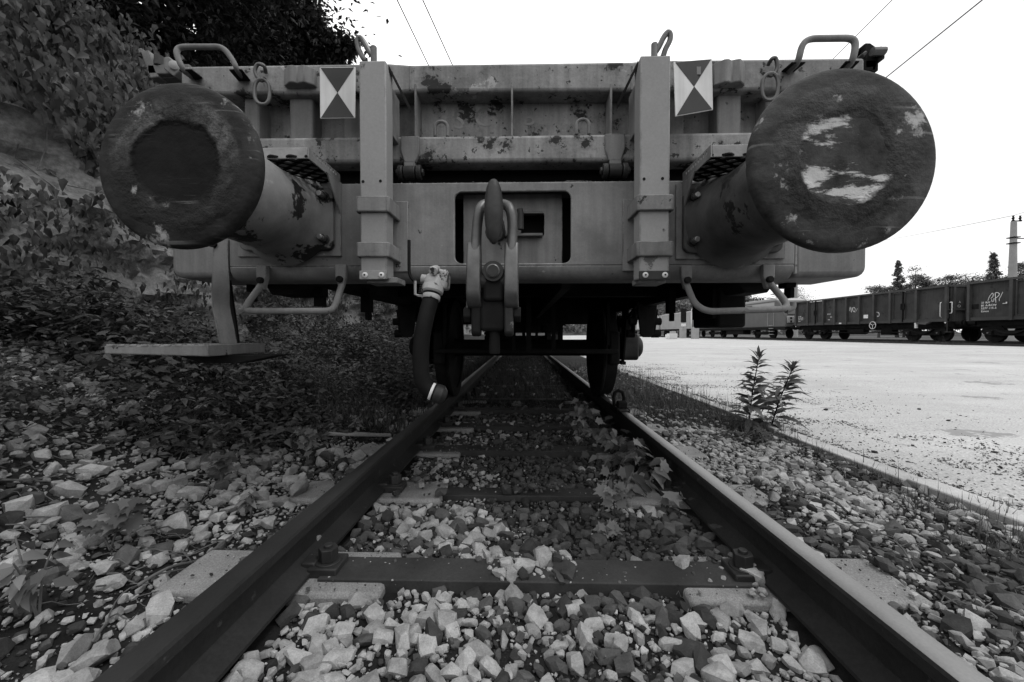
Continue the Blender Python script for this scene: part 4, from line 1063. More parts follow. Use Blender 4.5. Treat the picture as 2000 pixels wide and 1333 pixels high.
# which of them show largest in the picture
dep = C[:, 1]; pxs = 1019 + (C[:, 0] + .036) / dep * 778; pys = 652 - (C[:, 2] - .6) / dep * 778
vis = (pxs > 5) & (pxs < 330) & (pys > 5) & (pys < 560) & (((pxs - 341) ** 2 + (pys - 319) ** 2) > 175 ** 2)
outn = C[:, 0] - np.array([rock_x(a, min(b, 3.5)) for a, b in C[:, 1:3]])
score = np.where(vis & (outn > .06), C[:, 3] / dep, 0)
top = np.argsort(-score)[:290]; selm = np.zeros(len(C), bool); selm[top] = True
for i in top:
    x, y, z, s, tn = C[i]
    A = (qv.gauss(.35, .3), qv.gauss(-.15, .4), -1); N = (1, qv.gauss(-.35, .35), qv.gauss(.35, .3))
    add_leaf(ivy, LEAF, IVY, rnd.choice((.7, .95, 1.2, 1.5)), (x, y, z), A, N, s * 1.05)
D = C[~selm]; n = len(D)
V, F, T_ = inst(*LEAF, D[:, :3], np.stack([nr.normal(.3, .3, n), nr.normal(-.1, .45, n), -np.ones(n)], 1), np.stack([np.ones(n), nr.normal(-.3, .4, n), nr.normal(.35, .35, n)], 1), D[:, 3], D[:, 4])
np_mesh('leaf_mass', V, F, IVY, ivy, tone=T_, kind='stuff')
g = G()
for k in range(46):
    y = 1.8 + 8 * rnd.random() ** 1.5; z = rnd.uniform(1.5, 3.2); pts = []
    for j in range(7):
        zz = z - j * rnd.uniform(.08, .2); yy = y + .05 * j * rnd.uniform(-1, 1)
        if zz < .3: break
        pts.append((rock_x(yy, zz) + .03, yy, zz))
    if len(pts) > 2: g.tube(pts, .004, 5)
g.obj('stems', TWIG, ivy, kind='stuff')

# ---- undergrowth on the bank (uncountable)
def bank_density(x, y):
    a = sstep(-1.25, -1.75, x) * sstep(1.95, 2.6, y + .45 * (-x - 1.4))
    b = sstep(-1.0, -1.4, x) * sstep(2.9, 4.2, y)
    c_ = .95 * sstep(-1.7, -2.15, x + .25 * fbm(x * 2, y * 2, 1.5, 2))
    return max(a, b, c_) * (.75 + .6 * fbm(x * 1.4, y * 1.4, 2.5, 3))
pts = []
while len(pts) < 80000:
    x = -qv.uniform(.85, 3.6); y = 1.1 + 11.5 * qv.random() ** 2.3
    if qv.random() < bank_density(x, y): pts.append((x, y))
P2 = np.array(pts); hmax = np.array([.10 + .50 * max(0, fbm(a * 1.1, b * 1.1, 7.1, 3) + .35) for a, b in P2]) * np.clip((-P2[:, 0] - .9) / .9, .25, 1)
hh = hmax * nr.random(len(P2)) ** .7
GZ = np.array([gz(a, b) for a, b in P2])
P3 = np.column_stack([P2, GZ + hh + .01])
kind_ = np.array([fbm(a * .9, b * .9, 11., 2) for a, b in P2]) + nr.normal(0, .12, len(P2))
parts = []
tn = nr.uniform(.35, 1.6, len(P2))
for tm, msk, s0, s1 in ((LEAF, kind_ < -.06, .022, .07), (MAPLE, (kind_ >= -.06) & (kind_ < .04), .03, .08), (LEAF2, kind_ >= .04, .015, .045)):
    Q = P3[msk]; n = len(Q); th = nr.uniform(0, 6.28, n)
    A = np.stack([np.cos(th), np.sin(th), nr.normal(-.15, .35, n)], 1); N = np.stack([nr.normal(0, .35, n), nr.normal(-.2, .35, n), np.ones(n)], 1)
    parts.append(inst(*tm, Q, A, N, nr.uniform(s0, s1, n), tn[msk]))
# fine grassy growth further along the bank and under the wagon
m = 15000; x = -nr.uniform(.9, 3.3, m); y = 3.0 + 11 * nr.random(m) ** 1.2
m2 = 9000; x = np.concatenate([x, nr.uniform(-.66, .66, m2)]); y = np.concatenate([y, 4.3 + 10 * nr.random(m2)])
P = np.column_stack([x, y, [gz(a, b) for a, b in zip(x, y)]]); n = len(P); th = nr.uniform(0, 6.28, n)
parts.append(inst(*BLADE, P, np.stack([np.cos(th) * .9, np.sin(th) * .9, np.ones(n)], 1), np.stack([-np.cos(th), -np.sin(th), .5 * np.ones(n)], 1), nr.uniform(.06, .18, n) * np.where(np.abs(x) < .65, .7, 1), nr.uniform(.6, 1.6, n)))
m3 = 650; x = -nr.uniform(1.5, 3.2, m3); y = 1.8 + 8 * nr.random(m3) ** 1.5
P = np.column_stack([x, y, [gz(a, b) for a, b in zip(x, y)]]); th = nr.uniform(0, 6.28, m3)
parts.append(inst(*BLADE, P, np.stack([np.cos(th) * 1.3, np.sin(th) * 1.3, np.ones(m3)], 1), np.stack([np.cos(th), np.sin(th), -.8 * np.ones(m3)], 1), np.column_stack([np.full(m3, .05), nr.uniform(.15, .45, m3), nr.uniform(.3, .9, m3)]), nr.uniform(1.2, 3.2, m3)))
V, F, T_ = merge(parts)
u = np_mesh('undergrowth', V, F, WEED, tone=T_, kind='stuff'); tag(u, 'dense dark weeds and brambles covering the bank below the rock')

# ---- single weeds one can pick out
def weed(base, h, nl, tmpl, s0, s1, lab, name='weed', lean=(0, 0), tones=(1.4, 2.2, 3.4), spread=.8, mat=WEED, grp=None, cat='weed'):
    b = Vector(base); t = thing(name, lab, cat, b, grp)
    g = G(); ns = max(1, nl // 7); tips = []
    for k in range(ns):
        a = rnd.uniform(0, 6.28); e = b + Vector((math.cos(a) * h * spread * .5 * rnd.random() + lean[0], math.sin(a) * h * spread * .5 * rnd.random() + lean[1], h * rnd.uniform(.7, 1.05)))
        mid = b.lerp(e, .5) + Vector((rnd.gauss(0, .01), rnd.gauss(0, .01), .02)); pts = spline([b, mid, e], 5); g.tube(pts, [.0035 - .002 * i / len(pts) for i in range(len(pts))], 5); tips.append(pts)
    g.obj('stem', TWIG, t)
    nl = int(nl * 1.4)
    for i in range(nl):
        pts = tips[i % ns]; f = rnd.uniform(.25, 1) ** .7; p = pts[int(f * (len(pts) - 1))]; a = rnd.uniform(0, 6.28); s = rnd.uniform(s0, s1)
        d = Vector((math.cos(a), math.sin(a), rnd.uniform(-.1, .45))); r_ = h * spread * .3 * rnd.random()
        add_leaf(t, tmpl, mat, rnd.choice(tones), p + d * r_ * .6, (d.x, d.y - .15, d.z - .55), (rnd.gauss(.25, .4), rnd.gauss(-1.0, .4), 1), s * .68)
    return t
def gpos(px, py):
    p = atz(px, py, -.14)
    for _ in range(4): p = atz(px, py, gz(p.x, p.y))
    return p
for px, py, h, nl, tm, s0, s1, lab in (
    (600, 905, .20, 26, MAPLE, .045, .08, 'dark maple seedling cluster close to the rusty rail'),
    (432, 945, .17, 24, MAPLE, .05, .085, 'bushy dark seedling among wood splinters'),
    (215, 1075, .18, 20, MAPLE, .07, .11, 'broad-leaved maple seedling on pale stones'),
    (490, 1010, .11, 14, LEAF, .05, .08, 'low round-leaved weed between stones beside the rail'),
    (75, 1215, .22, 24, LEAF, .06, .10, 'dark drooping weed in the gravel at the bank foot'),
    (300, 850, .26, 22, MAPLE, .05, .085, 'tall leafy weed standing above the splintered wood'),
    (130, 870, .25, 22, LEAF, .05, .09, 'leafy bramble shoot beside the pale boulder'),
    (700, 850, .16, 20, LEAF, .04, .07, 'small dark weed beside the weathered plank'),
    (20, 1000, .25, 20, LEAF, .06, .1, 'rank weed at the foot of the creeper bank')):
    p = gpos(px, py); weed(p, h, nl, tm, s0, s1, lab)
# vine and seedlings inside the bright rail
vt = thing('vine', 'pale-leaved creeper trailing along the inside of the bright rail', 'vine', (.60, 2.4, -.17))
vp = [at(1140, 800, 3.6), at(1180, 850, 2.95), at(1235, 885, 2.45), at(1270, 905, 2.25), at(1300, 935, 2.05), at(1340, 985, 1.85)]
for p in vp: p.x = min(p.x, .66)
vs_ = spline(vp, 8); G().tube(vs_, .004, 6).obj('stem', TWIG, vt)
for i in range(170):
    p = vs_[rnd.randrange(len(vs_))]; a = rnd.uniform(0, 6.28); off = Vector((-abs(rnd.gauss(0, .10)), rnd.gauss(0, .10), abs(rnd.gauss(.06, .05))))
    q_ = p + off; q_.x = min(q_.x, .69 if q_.z < .0 else .8)
    add_leaf(vt, rnd.choice((LEAF, LEAF, MAPLE)), WEED, rnd.choice((1.4, 2.2, 3.2, 4.4)), q_, (math.cos(a), math.sin(a) - .4, -.45), (rnd.gauss(0, .35), rnd.gauss(-.55, .3), 1), rnd.uniform(.05, .105))
for px, py, h, nl, lab in ((1205, 1010, .17, 12, 'upright seedling with pale five-lobed leaves between the rails'), (1185, 1050, .07, 8, 'small flat seedling on the ballast by the vine'), (1130, 860, .16, 22, 'leafy weed tuft against the wheel inside the bright rail'), (1010, 800, .09, 14, 'low weed growing between the rails under the wagon')):
    weed(gpos(px, py), h, nl, MAPLE if nl < 20 else LEAF, .055, .095, lab, 'seedling', tones=(2., 3., 4.), cat='seedling')

# ---- goldenrod by the kerb
LANCE_D = (LANCE[0] * np.array([1, .9, 1]) + np.array([0, 0, -.35]) * (LANCE[0][:, 1:2] ** 2), LANCE[1])
def goldenrod(base, top, nl, lab):
    b = at(*base, 3.12); b.z = gz(min(b.x, 1.83), b.y) - .01; e = at(*top, 3.12); t = thing('goldenrod', lab, 'plant', b, 'tall weeds at the kerb')
    mid = b.lerp(e, .5) + Vector((-.012, 0, 0)); st = spline([b, mid, e], 14); G().tube(st, [.0060 - .0035 * i / len(st) for i in range(len(st))], 7).obj('stem', GRASS, t)
    L_ = (e - b).length
    for i in range(nl):
        f = .10 + .90 * (i + .5) / nl; f = f ** .85; p = st[min(len(st) - 1, int(f * (len(st) - 1)))]; a = i * 2.4 + rnd.uniform(-.4, .4)
        up = .35 if f < .8 else .35 + 2.0 * (f - .8) / .2; s = (.155 if f < .6 else .155 - .085 * (f - .6) / .4) * rnd.uniform(.8, 1.3)
        if f < .25: s *= 1.15; up = -.1
        add_leaf(t, rnd.choice((LANCE, LANCE_D)), WEED, rnd.choice((1.2, 2., 3.2)), p, (math.cos(a), math.sin(a), up + rnd.gauss(0, .2)), (-math.cos(a) * .4 + rnd.gauss(0, .45), -math.sin(a) * .4 + rnd.gauss(-.3, .45), 1), s * rnd.uniform(.7, 1.2))
goldenrod((1461, 855), (1484, 692), 82, 'taller straight goldenrod stalk at the kerb'); goldenrod((1503, 857), (1551, 714), 92, 'shorter leaning goldenrod stalk at the kerb')
weed(gpos(1490, 872), .11, 34, LANCE, .05, .09, 'dark leaf clump at the foot of the goldenrods', 'weed', tones=(.5, .7, .9), spread=1.3)

# ---- grass on the yard side
parts = []; segs = []
def tuft(cx, cy, n, r, h0, h1, t0=.6, t1=1.4):
    x = cx + nr.normal(0, r, n); y = cy + nr.normal(0, r, n); th = nr.uniform(0, 6.28, n)
    P = np.column_stack([x, y, [gz(a, b) if a < 1.85 else yz(max(a, 1.95), b) - .01 for a, b in zip(x, y)]]); le = nr.uniform(.1, 1.8, n)
    S = np.column_stack([np.full(n, .10), h0 + (h1 - h0) * nr.random(n) ** 2.2, nr.uniform(h0, h1, n)]); S[:, 0] = nr.uniform(.035, .08, n)
    parts.append(inst(*BLADE, P, np.stack([np.cos(th) * le, np.sin(th) * le, np.ones(n)], 1), np.stack([-np.cos(th), -np.sin(th), .4 * np.ones(n)], 1), S, nr.uniform(t0, t1, n)))
for k in range(85): tuft(rnd.uniform(.95, 1.9), 3.9 + 5 * rnd.random() ** 1.3, 75, .11, .06, .36 * rnd.uniform(.5, 1), .5, 1.6)
for k in range(16): tuft(rnd.uniform(.95, 1.7), rnd.uniform(3.6, 4.6), 40, .06, .06, .2)
for k in range(20): tuft(1.79 + rnd.gauss(0, .03), 1.3 + rnd.random() * 1.5, 14, .05, .03, .13)
for k in range(10): tuft(1.66 + rnd.gauss(0, .06), 1.25 + rnd.random() * .5, 30, .05, .05, .16)
for k in range(10): tuft(1.95 + rnd.random() * .1, 1.6 + rnd.random() * 2.5, 12, .04, .02, .07)
for k in range(12): tuft(1.72 + rnd.gauss(0, .07), 3.05 + rnd.gauss(0, .18), 40, .05, .04, .17)
for k in range(14): tuft(rnd.uniform(1.25, 1.8), rnd.uniform(3.3, 4.1), 40, .07, .05, .22)
for k in range(24): tuft(rnd.uniform(20.4, 21.4), rnd.uniform(18, 60), 40, .5, .2, .6)
V, F, T_ = merge(parts); gr = np_mesh('grass', V, F, GRASS, tone=T_, kind='stuff'); tag(gr, 'thin grass tufts between the bright rail and the kerb')

# ---- twigs, plank, boulder
g = G()
def twig(p, L_, r, ang, gg, zf=gz):
    n = 5; pts = []; a = ang; x, y = p
    for i in range(n):
        pts.append((x, y, zf(x, y) + .018 + .012 * math.sin(i * 1.7 + ang))); x += math.cos(a) * L_ / n; y += math.sin(a) * L_ / n; a += rnd.gauss(0, .3)
    gg.tube(pts, [r * (1 - .12 * i) for i in range(n)], 5)
for k in range(150): twig((rnd.uniform(1.1, 1.80), .9 + 2.6 * rnd.random() ** 1.4), rnd.uniform(.06, .25), rnd.uniform(.0015, .0035), rnd.uniform(0, 6.28), g)
for k in range(240): twig((-rnd.uniform(.88, 2.2), 1.0 + 1.9 * rnd.random()), rnd.uniform(.06, .26), rnd.uniform(.0012, .0035), rnd.gauss(.5, .6), g)
for k in range(40): twig((rnd.uniform(-.6, .6), .9 + 2.2 * rnd.random()), rnd.uniform(.03, .10), rnd.uniform(.001, .002), rnd.uniform(0, 6.28), g)
tw = g.obj('dry_twigs', TWIG, kind='stuff'); tag(tw, 'scattered dry twigs and stalks on the gravel')
def branch(a, b, r, lab, sag=.0):
    A, B = gpos(*a), gpos(*b); pts = []
    for i in range(12):
        t = i / 11; p = A.lerp(B, t); p += Vector((.012 * math.sin(t * 7), .012 * math.cos(t * 5), 0)); p.z = max(p.z, gz(p.x, p.y)) + .035 + .015 * math.sin(t * 9); pts.append(p)
    o = G().tube(pts, [r * (1 - .6 * i / 11) for i in range(12)], 7).obj('branch', TWIG); tag(o, lab, 'branch')
branch((262, 1172), (500, 1047), .0048, 'long thin dry branch lying along the gravel by the rusty rail')
branch((170, 1290), (262, 1172), .0035, 'short crooked stick on the gravel below the long branch')
branch((1730, 1075), (1850, 1180), .0035, 'bent dry stick on the gravel by the kerb grass')
def wood(pts, w_, h, lab, name='plank'):
    A, B = gpos(*pts[0]), gpos(*pts[1]); d = (B - A).normalized(); s = Vector((-d.y, d.x, 0)) * w_ / 2; z = Vector((0, 0, h))
    A = A + Vector((0, 0, .02)); B = B + Vector((0, 0, .02)); vv = []; n = 7
    for i in range(n):
        t = i / (n - 1); p = A.lerp(B, t); k = 1 + rnd.gauss(0, .12); e = rnd.gauss(0, .004)
        vv += [p - s * k, p + s * k, p + s * k * .9 + z * k, p - s * k * .9 + z * k + Vector((0, 0, e))]
    fs = [(i * 4 + j, i * 4 + (j + 1) % 4, i * 4 + 4 + (j + 1) % 4, i * 4 + 4 + j) for i in range(n - 1) for j in range(4)] + [(0, 1, 2, 3), (n * 4 - 4, n * 4 - 3, n * 4 - 2, n * 4 - 1)]
    o = G().add(vv, fs).obj(name, WOOD, None, .004); tag(o, lab, 'wood')
wood(((632, 856), (764, 858)), .05, .022, 'weathered plank end lying against the rusty rail')
wood(((330, 918), (465, 900)), .05, .03, 'longer split wood piece among the seedlings')
wood(((345, 900), (395, 884)), .04, .03, 'short pale wood splinter below the tall weed')
wood(((285, 975), (360, 955)), .05, .04, 'bark-covered log chunk on the pale gravel', 'log_chunk')
for (px, py, s, lab) in ((175, 925, .10, 'large pale flat boulder at the edge of the weeds'), (100, 945, .07, 'smaller pale boulder next to the flat boulder'), (130, 1010, .06, 'grey crusty rock chunk below the boulders')):
    p = gpos(px, py); V, F = HULLS[int(s * 100) % 14]
    o = np_mesh('boulder', V * np.array([s * 1.5, s, s * .8]) + np.array(p) + np.array([0, 0, s * .25]), F, STONE, tone=np.full(len(V), 1.3), loc=p); tag(o, lab, 'boulder')
# stone standing by the rail clamp
p = at(607, 1068, 1.36)
V, F = HULLS[4]; o = np_mesh('stone', V * np.array([.034, .026, .040]) + np.array((p.x, p.y, -.125)), F, STONE, ballast, tone=np.full(len(V), 1.35), loc=(p.x, p.y, -.13))

# ---- trees
def tree(base, H, crown, nclus, nleaf, s0, s1, mat, lab, tmpl=LEAF2, name='tree', droop=.5, tone=(.5, 1.4), limbs=7, seed=1, conifer=False, grp=None, spread=.35, r0=None, extra=()):
    q = random.Random(seed); g_ = np.random.default_rng(seed); b = Vector(base); t = thing(name, lab, 'tree', b, grp)
    cx, cy, cz, rx, ry, rz_ = crown; c = b + Vector((cx, cy, cz)); r0 = r0 or H * .022
    g = G(); top = b + Vector((cx * .7, cy * .7, H * .93)); tp = spline([b, b.lerp(top, .4) + Vector((q.gauss(0, .02) * H, q.gauss(0, .02) * H, 0)), top], 8)
    g.tube(tp, [max(.01, r0 * (1 - .9 * i / (len(tp) - 1))) for i in range(len(tp))], 8)
    cl = []
    for k in range(nclus):
        if conifer:
            f = q.random() ** 1.25; a = q.uniform(0, 6.28); rr = rx * (1 - f) ** .9 * q.uniform(.15, 1.1)
            cl.append((Vector((c.x + rr * math.cos(a), c.y + rr * math.sin(a), b.z + H * .12 + (H * .88) * f - .15 * rr)), .20 * rx * (1.1 - f) + .10))
        else:
            while True:
                v = Vector((q.uniform(-1, 1), q.uniform(-1, 1), q.uniform(-1, 1)))
                if .35 < v.length < 1: break
            v *= 1 + .25 * fbm(v.x * 2 + seed, v.y * 2, v.z * 2, 2)
            cl.append((c + Vector((v.x * rx, v.y * ry, v.z * rz_)), spread * min(rx, rz_) * q.uniform(.5, 1.1)))
    for a_, b_, k_ in extra:
        for i in range(k_): cl.append((Vector(a_).lerp(Vector(b_), (i + .5) / k_) + Vector((q.gauss(0, .1), q.gauss(0, .15), q.gauss(0, .1))), .30 - .14 * i / k_))
    for k in range(min(limbs, nclus)):
        e = cl[k][0]; f = max(.15, min(.9, (e.z - b.z) / H * .75)); s = tp[int(f * (len(tp) - 1))]
        pts = spline([s, s.lerp(e, .5) + Vector((0, 0, .04 * H)), e], 5); g.tube(pts, [r0 * .35 * (1 - .85 * i / (len(pts) - 1)) for i in range(len(pts))], 6)
    g.obj('trunk', BARK, t)
    per = nleaf // len(cl); PP, ss = [], []
    for p, r_ in cl:
        d = g_.normal(0, 1, (per, 3)) * np.array([r_, r_, r_ * (.55 if not conifer else .8)]) * .6; PP.append(np.array(p) + d)
    P = np.concatenate(PP); n = len(P)
    V, F, T_ = inst(*tmpl, P, unit(np.stack([g_.normal(0, 1, n), g_.normal(0, 1, n), g_.normal(-droop, .5, n)], 1)), np.stack([g_.normal(0, .6, n), g_.normal(0, .6, n), np.ones(n)], 1), g_.uniform(s0, s1, n), g_.uniform(tone[0], tone[1], n))
    np_mesh('crown', V, F, mat, t, loc=c, tone=T_); return t
tree((-6.6, 8.2, 3.6), 8.5, (-.75, 0, 3.4, 2.9, 2.8, 4.4), 240, 80000, .09, .155, TREEL, 'broad dark tree on top of the rock, its branch tips over the wagon', seed=3, limbs=30,
     extra=((at(560, 30, 8.2), at(690, 104, 8.0), 12), (at(540, 70, 8.4), at(665, 125, 8.2), 12), (at(480, 80, 8.2), at(600, 128, 8.2), 12), (at(430, 20, 8.2), at(625, 10, 8.2), 10)))
tree((-7.0, 5.2, 3.6), 7.5, (.2, 0, 3.0, 2.9, 2.4, 3.6), 190, 56000, .08, .14, TREEL, 'dark tree on the rock top behind the creeper', seed=5, limbs=20)
tree((-5.9, 12.5, 3.6), 7, (-.9, 0, 2.2, 2.7, 2.8, 3.0), 130, 32000, .12, .2, TREEL, 'dark tree further along the rock top past the broad one', seed=8, limbs=18)
# ================================================================== the siding: gondola wagons, locomotive, containers
XF = 23.6; ZR = .16          # near side face of the train, rail top there
def text(s, size, mat, parent, origin, xdir, updir, name='lettering', ext=.004, sx=1.):
    cu = bpy.data.curves.new('t', 'FONT'); cu.body = s; cu.size = size; cu.extrude = ext; cu.resolution_u = 2
    o = bpy.data.objects.new('t', cu); me = bpy.data.meshes.new_from_object(o); bpy.data.objects.remove(o)
    x = Vector(xdir); u_ = Vector(updir); n = x.cross(u_)
    for v in me.vertices: v.co = x * v.co.x * sx + u_ * v.co.y + n * v.co.z
    me.materials.clear(); me.materials.append(mat); o = bpy.data.objects.new(name, me); put(o, parent, origin); return o
LX, LU = (0, -1, 0), (0, 0, 1)     # reading direction on a side that faces -x
def bogie(par, yc, wb=1.8, m=UNDER, springs=True):
    xf = XF + .35
    b = G().prism([(yc - wb / 2 - .45, ZR + .55), (yc - wb / 2 - .3, ZR + .72), (yc - .35, ZR + .60), (yc + .35, ZR + .60), (yc + wb / 2 + .3, ZR + .72), (yc + wb / 2 + .45, ZR + .55), (yc + wb / 2 + .3, ZR + .42), (yc + .4, ZR + .34), (yc - .4, ZR + .34), (yc - wb / 2 - .3, ZR + .42)], 'yz', xf + .0, xf + .10).obj('bogie', m, par)
    for s in (-1, 1):
        y = yc + s * wb / 2
        G().lathe([(.40, 0), (.46, .0), (.46, .10), (.49, .11), (.49, .14), (.2, .14)], (xf + .22, y, ZR + .46), (1, 0, 0), 28).obj('wheel', m, b)
        G().lathe([(.40, 0), (.46, .0), (.46, .10), (.49, .11), (.49, .14), (.2, .14)], (xf + 1.72, y, ZR + .46), (1, 0, 0), 20).obj('wheel', m, b)
        G().box(xf - .12, xf, y - .14, y + .14, ZR + .34, ZR + .60).obj('axle_box', UNDER, b, .03)
        G().lathe([(.05, 0), (.04, .02)], (xf - .12, y, ZR + .48), (-1, 0, 0), 10).obj('box_cap', STEEL_L, b)
    if springs:
        pts = [(xf - .06, yc + t * .62, ZR + .42 + .20 * t * t) for t in np.linspace(-1, 1, 9)]
        vv = []
        for p in pts: vv += [(p[0] - .04, p[1], p[2]), (p[0] + .04, p[1], p[2]), (p[0] + .04, p[1], p[2] + .07), (p[0] - .04, p[1], p[2] + .07)]
        G().add(vv, [(i * 4 + j, i * 4 + (j + 1) % 4, i * 4 + 4 + (j + 1) % 4, i * 4 + 4 + j) for i in range(8) for j in range(4)] + [(0, 1, 2, 3), (32, 33, 34, 35)]).obj('leaf_spring', UNDER, b)
    return b
def gondola(ys, doors, lab):
    """ys: post positions from the near end to the far end"""
    y0, y1 = ys[0], ys[-1]; zb, zt = ZR + 1.12, ZR + 3.16; W = 2.75
    t = thing('gondola_wagon', lab, 'wagon', (XF + 1.4, (y0 + y1) / 2, ZR), 'open goods wagons in the siding')
    for i in range(len(ys) - 1):
        a, b = ys[i], ys[i + 1]
        if i in doors:
            for (c, d) in ((a + .10, (a + b) / 2 - .03), ((a + b) / 2 + .03, b - .10)):
                dr = G().box(XF + .12, XF + .16, c, d, zb + .18, zt - .14).obj('door', GOND, t)
                for (e0, e1, f0, f1) in ((c, d, zb + .18, zb + .24), (c, d, zt - .22, zt - .14), (c, c + .07, zb + .24, zt - .22), (d - .07, d, zb + .24, zt - .22)):
                    G().box(XF + .07, XF + .12, e0, e1, f0, f1).obj('door_frame', GOND_L, dr)
            m_ = (a + b) / 2
            G().box(XF - .02, XF + .06, m_ - .02, m_ + .02, zb + .05, zt - .12).obj('lock_bar', UNDER, t)
            for e in (-.09, .09): G().box(XF - .03, XF + .03, m_ + e - .03, m_ + e + .03, zb + .80, zb + 1.18).obj('latch', UNDER, t)
        else:
            G().box(XF + .13, XF + .16, a, b, zb + .16, zt - .10).obj('panel', GOND, t)
        G().box(XF + .03, XF + .12, a, b, zb, zb + .17).obj('sill_plate', GOND_L, t)
    for i, y in enumerate(ys):
        w_ = .07 if 0 < i < len(ys) - 1 else .06
        y = min(max(y, y0 + w_), y1 - w_)
        G().box(XF - .03, XF + .132, y - w_, y + w_, zb - .02, zt - .10).obj('side_post', GOND_L, t)
    G().box(XF - .035, XF + .11, y0, y1, zt - .11, zt).obj('top_rail', GOND_L, t)
    G().box(XF + W - .1, XF + W, y0, y1, zb, zt).obj('far_side', GOND, t)
    for e, dd in ((y0, .05), (y1 - .05, .05)):
        en = G().box(XF + .10, XF + W - .1, e, e + dd, zb, zt - .02).obj('end_wall', GOND, t)
    for k in range(4):
        x = XF + .35 + k * .68; G().box(x - .05, x + .05, y0 - .07, y0, zb, zt - .12).obj('end_post', GOND_L, t)
    G().box(XF + .06, XF + W - .06, y0 - .06, y0 - .0, zt - .12, zt + .0).obj('end_rail', GOND_L, t)
    G().box(XF + .06, XF + W - .06, y0 - .05, y0 - .0, zb + .62, zb + .70).obj('end_rail', GOND_L, t)
    G().box(XF + .10, XF + W - .10, y0 + .05, y1 - .05, zb - .02, zb + .10).obj('floor', UNDER, t)
    G().box(XF + .5, XF + .62, y0, y1, zb - .28, zb - .02).obj('solebar', UNDER, t)
    G().box(XF + .02, XF + W - .02, y0 - .03, y0 + .12, zb - .30, zb - .02).obj('headstock', UNDER, t)
    G().box(XF + .62, XF + 2.1, y0 + .1, y1 - .1, zb - .42, zb - .03).obj('underframe', UNDER, t)
    ym = (y0 + y1) / 2
    G().lathe([(.2, -.7), (.24, -.66), (.24, .66), (.2, .7)], (XF + .75, ym + .6, zb - .48), (0, 1, 0), 14).obj('air_tank', UNDER, t)
    G().box(XF + .6, XF + 1.0, ym - 2.2, ym - 1.4, ZR + .35, zb - .3).obj('brake_gear', UNDER, t); G().box(XF + .5, XF + .56, y0 + 3, y1 - 3, ZR + .50, ZR + .56).obj('brake_rod', UNDER, t)
    bogie(t, y0 + 1.65); bogie(t, y1 - 1.65)
    for xx in (XF + .5, XF + W - .5):
        for e, s in ((y0, -1), (y1, 1)):
            bf = G().lathe([(.10, 0), (.10, .35), (.07, .36), (.07, .56)], (xx, e, ZR + 1.0), (0, s, 0), 16).obj('buffer', UNDER, t)
            G().lathe([(.22, 0), (.225, .02), (.20, .05)], (xx, e + s * .56, ZR + 1.0), (0, s, 0), 24).obj('buffer_head', UNDER, bf)
    # bent steps and hand rails at the ends
    G().tube(fil([(XF - .05, y0 + .25, zb + .25), (XF - .12, y0 + .25, zb + .28), (XF - .12, y0 + .25, zb + 1.05), (XF - .05, y0 + .25, zb + 1.08)], .04), .018, 8).obj('handrail', LETTER, t)
    G().tube(fil([(XF + .05, y0 - .1, zb + .45), (XF - .1, y0 - .35, zb + .45), (XF - .1, y0 - .35, zb + 1.05), (XF + .05, y0 - .1, zb + 1.05)], .06), .018, 8).obj('handrail', LETTER, t)
    G().box(XF - .05, XF + .3, y0 - .28, y0 + .05, ZR + .52, ZR + .55).obj('step', GOND_L, t); G().box(XF + .0, XF + .02, y0 - .02, y0 + .0, ZR + .52, zb).obj('step_strap', GOND_L, t)
    G().hexa([(XF - .25, y0 + .9, zb - .16), (XF - .25, y0 + 1.5, zb - .10), (XF + .1, y0 + 1.5, zb - .05), (XF + .1, y0 + .9, zb - .05), (XF - .22, y0 + .9, zb - .10), (XF - .22, y0 + 1.5, zb + .0), (XF + .1, y0 + 1.5, zb + .05), (XF + .1, y0 + .9, zb + .05)]).obj('chute_flap', GOND_L, t)
    G().box(XF - .2, XF - .1, y0 + 1.5, y0 + 1.62, zb - .35, zb - .08).obj('towing_hook', LETTER, t)
    return t, zb, zt
G1Y = [22.75, 24.5, 26.2, 27.4, 28.55, 29.66, 30.75, 31.88, 33.57, 35.04]
t1, zb, zt = gondola(G1Y, {1, 7}, 'open brown gondola with brake wheel and pale graffiti, coupled behind a locomotive')
# brake wheel
by = 28.2 - .9; bz = ZR + 1.0
bw = G().tube([(XF - .12, by + .24 * math.cos(a), bz + .24 * math.sin(a)) for a in np.linspace(0, 2 * math.pi, 25)], .020, 6).obj('brake_wheel', LETTER, t1)
for a in (90, 210, 330): G().tube([(XF - .12, by, bz), (XF - .12, by + .24 * math.cos(R(a)), bz - .24 * math.sin(R(a)))], .014, 6).obj('spoke', LETTER, bw)
xs = XF + .125
text('31 RIV\n81 A-RCW\n5377 105-3\nEams', .13, LETTER, t1, (xs, 34.85, zb + .72), LX, LU)
for yy, zz, s, sz in ((31.6, .78, 'A B C', .14), (31.3, .55, 'RIV', .12), (31.55, .36, '25,0t', .11), (31.0, .36, '12,4m', .1)): text(s, sz, LETTER, t1, (xs, yy, zb + zz), LX, LU)
G().box(XF + .115, XF + .132, 27.95, 28.3, zb + .38, zb + .62).obj('data_panel', LETTER, t1)
G().box(XF + .01, XF + .031, 30.1, 30.3, zb + .04, zb + .13).obj('data_panel', LETTER, t1)
def scribble(par, pts, x, r, name='graffiti', m=GRAFF): return G().tube(spline([(x, a, b) for a, b in pts], 4), r, 5).obj(name, m, par)
gy, gz_ = 29.5, zb + .95
scribble(t1, [(gy, gz_), (gy - .05, gz_ + .3), (gy - .18, gz_ - .1), (gy - .22, gz_ + .25), (gy - .35, gz_ - .05), (gy - .5, gz_ + .05), (gy - .4, gz_ + .25), (gy - .25, gz_ + .1), (gy - .5, gz_ - .1), (gy - .68, gz_ + .15)], xs, .02)
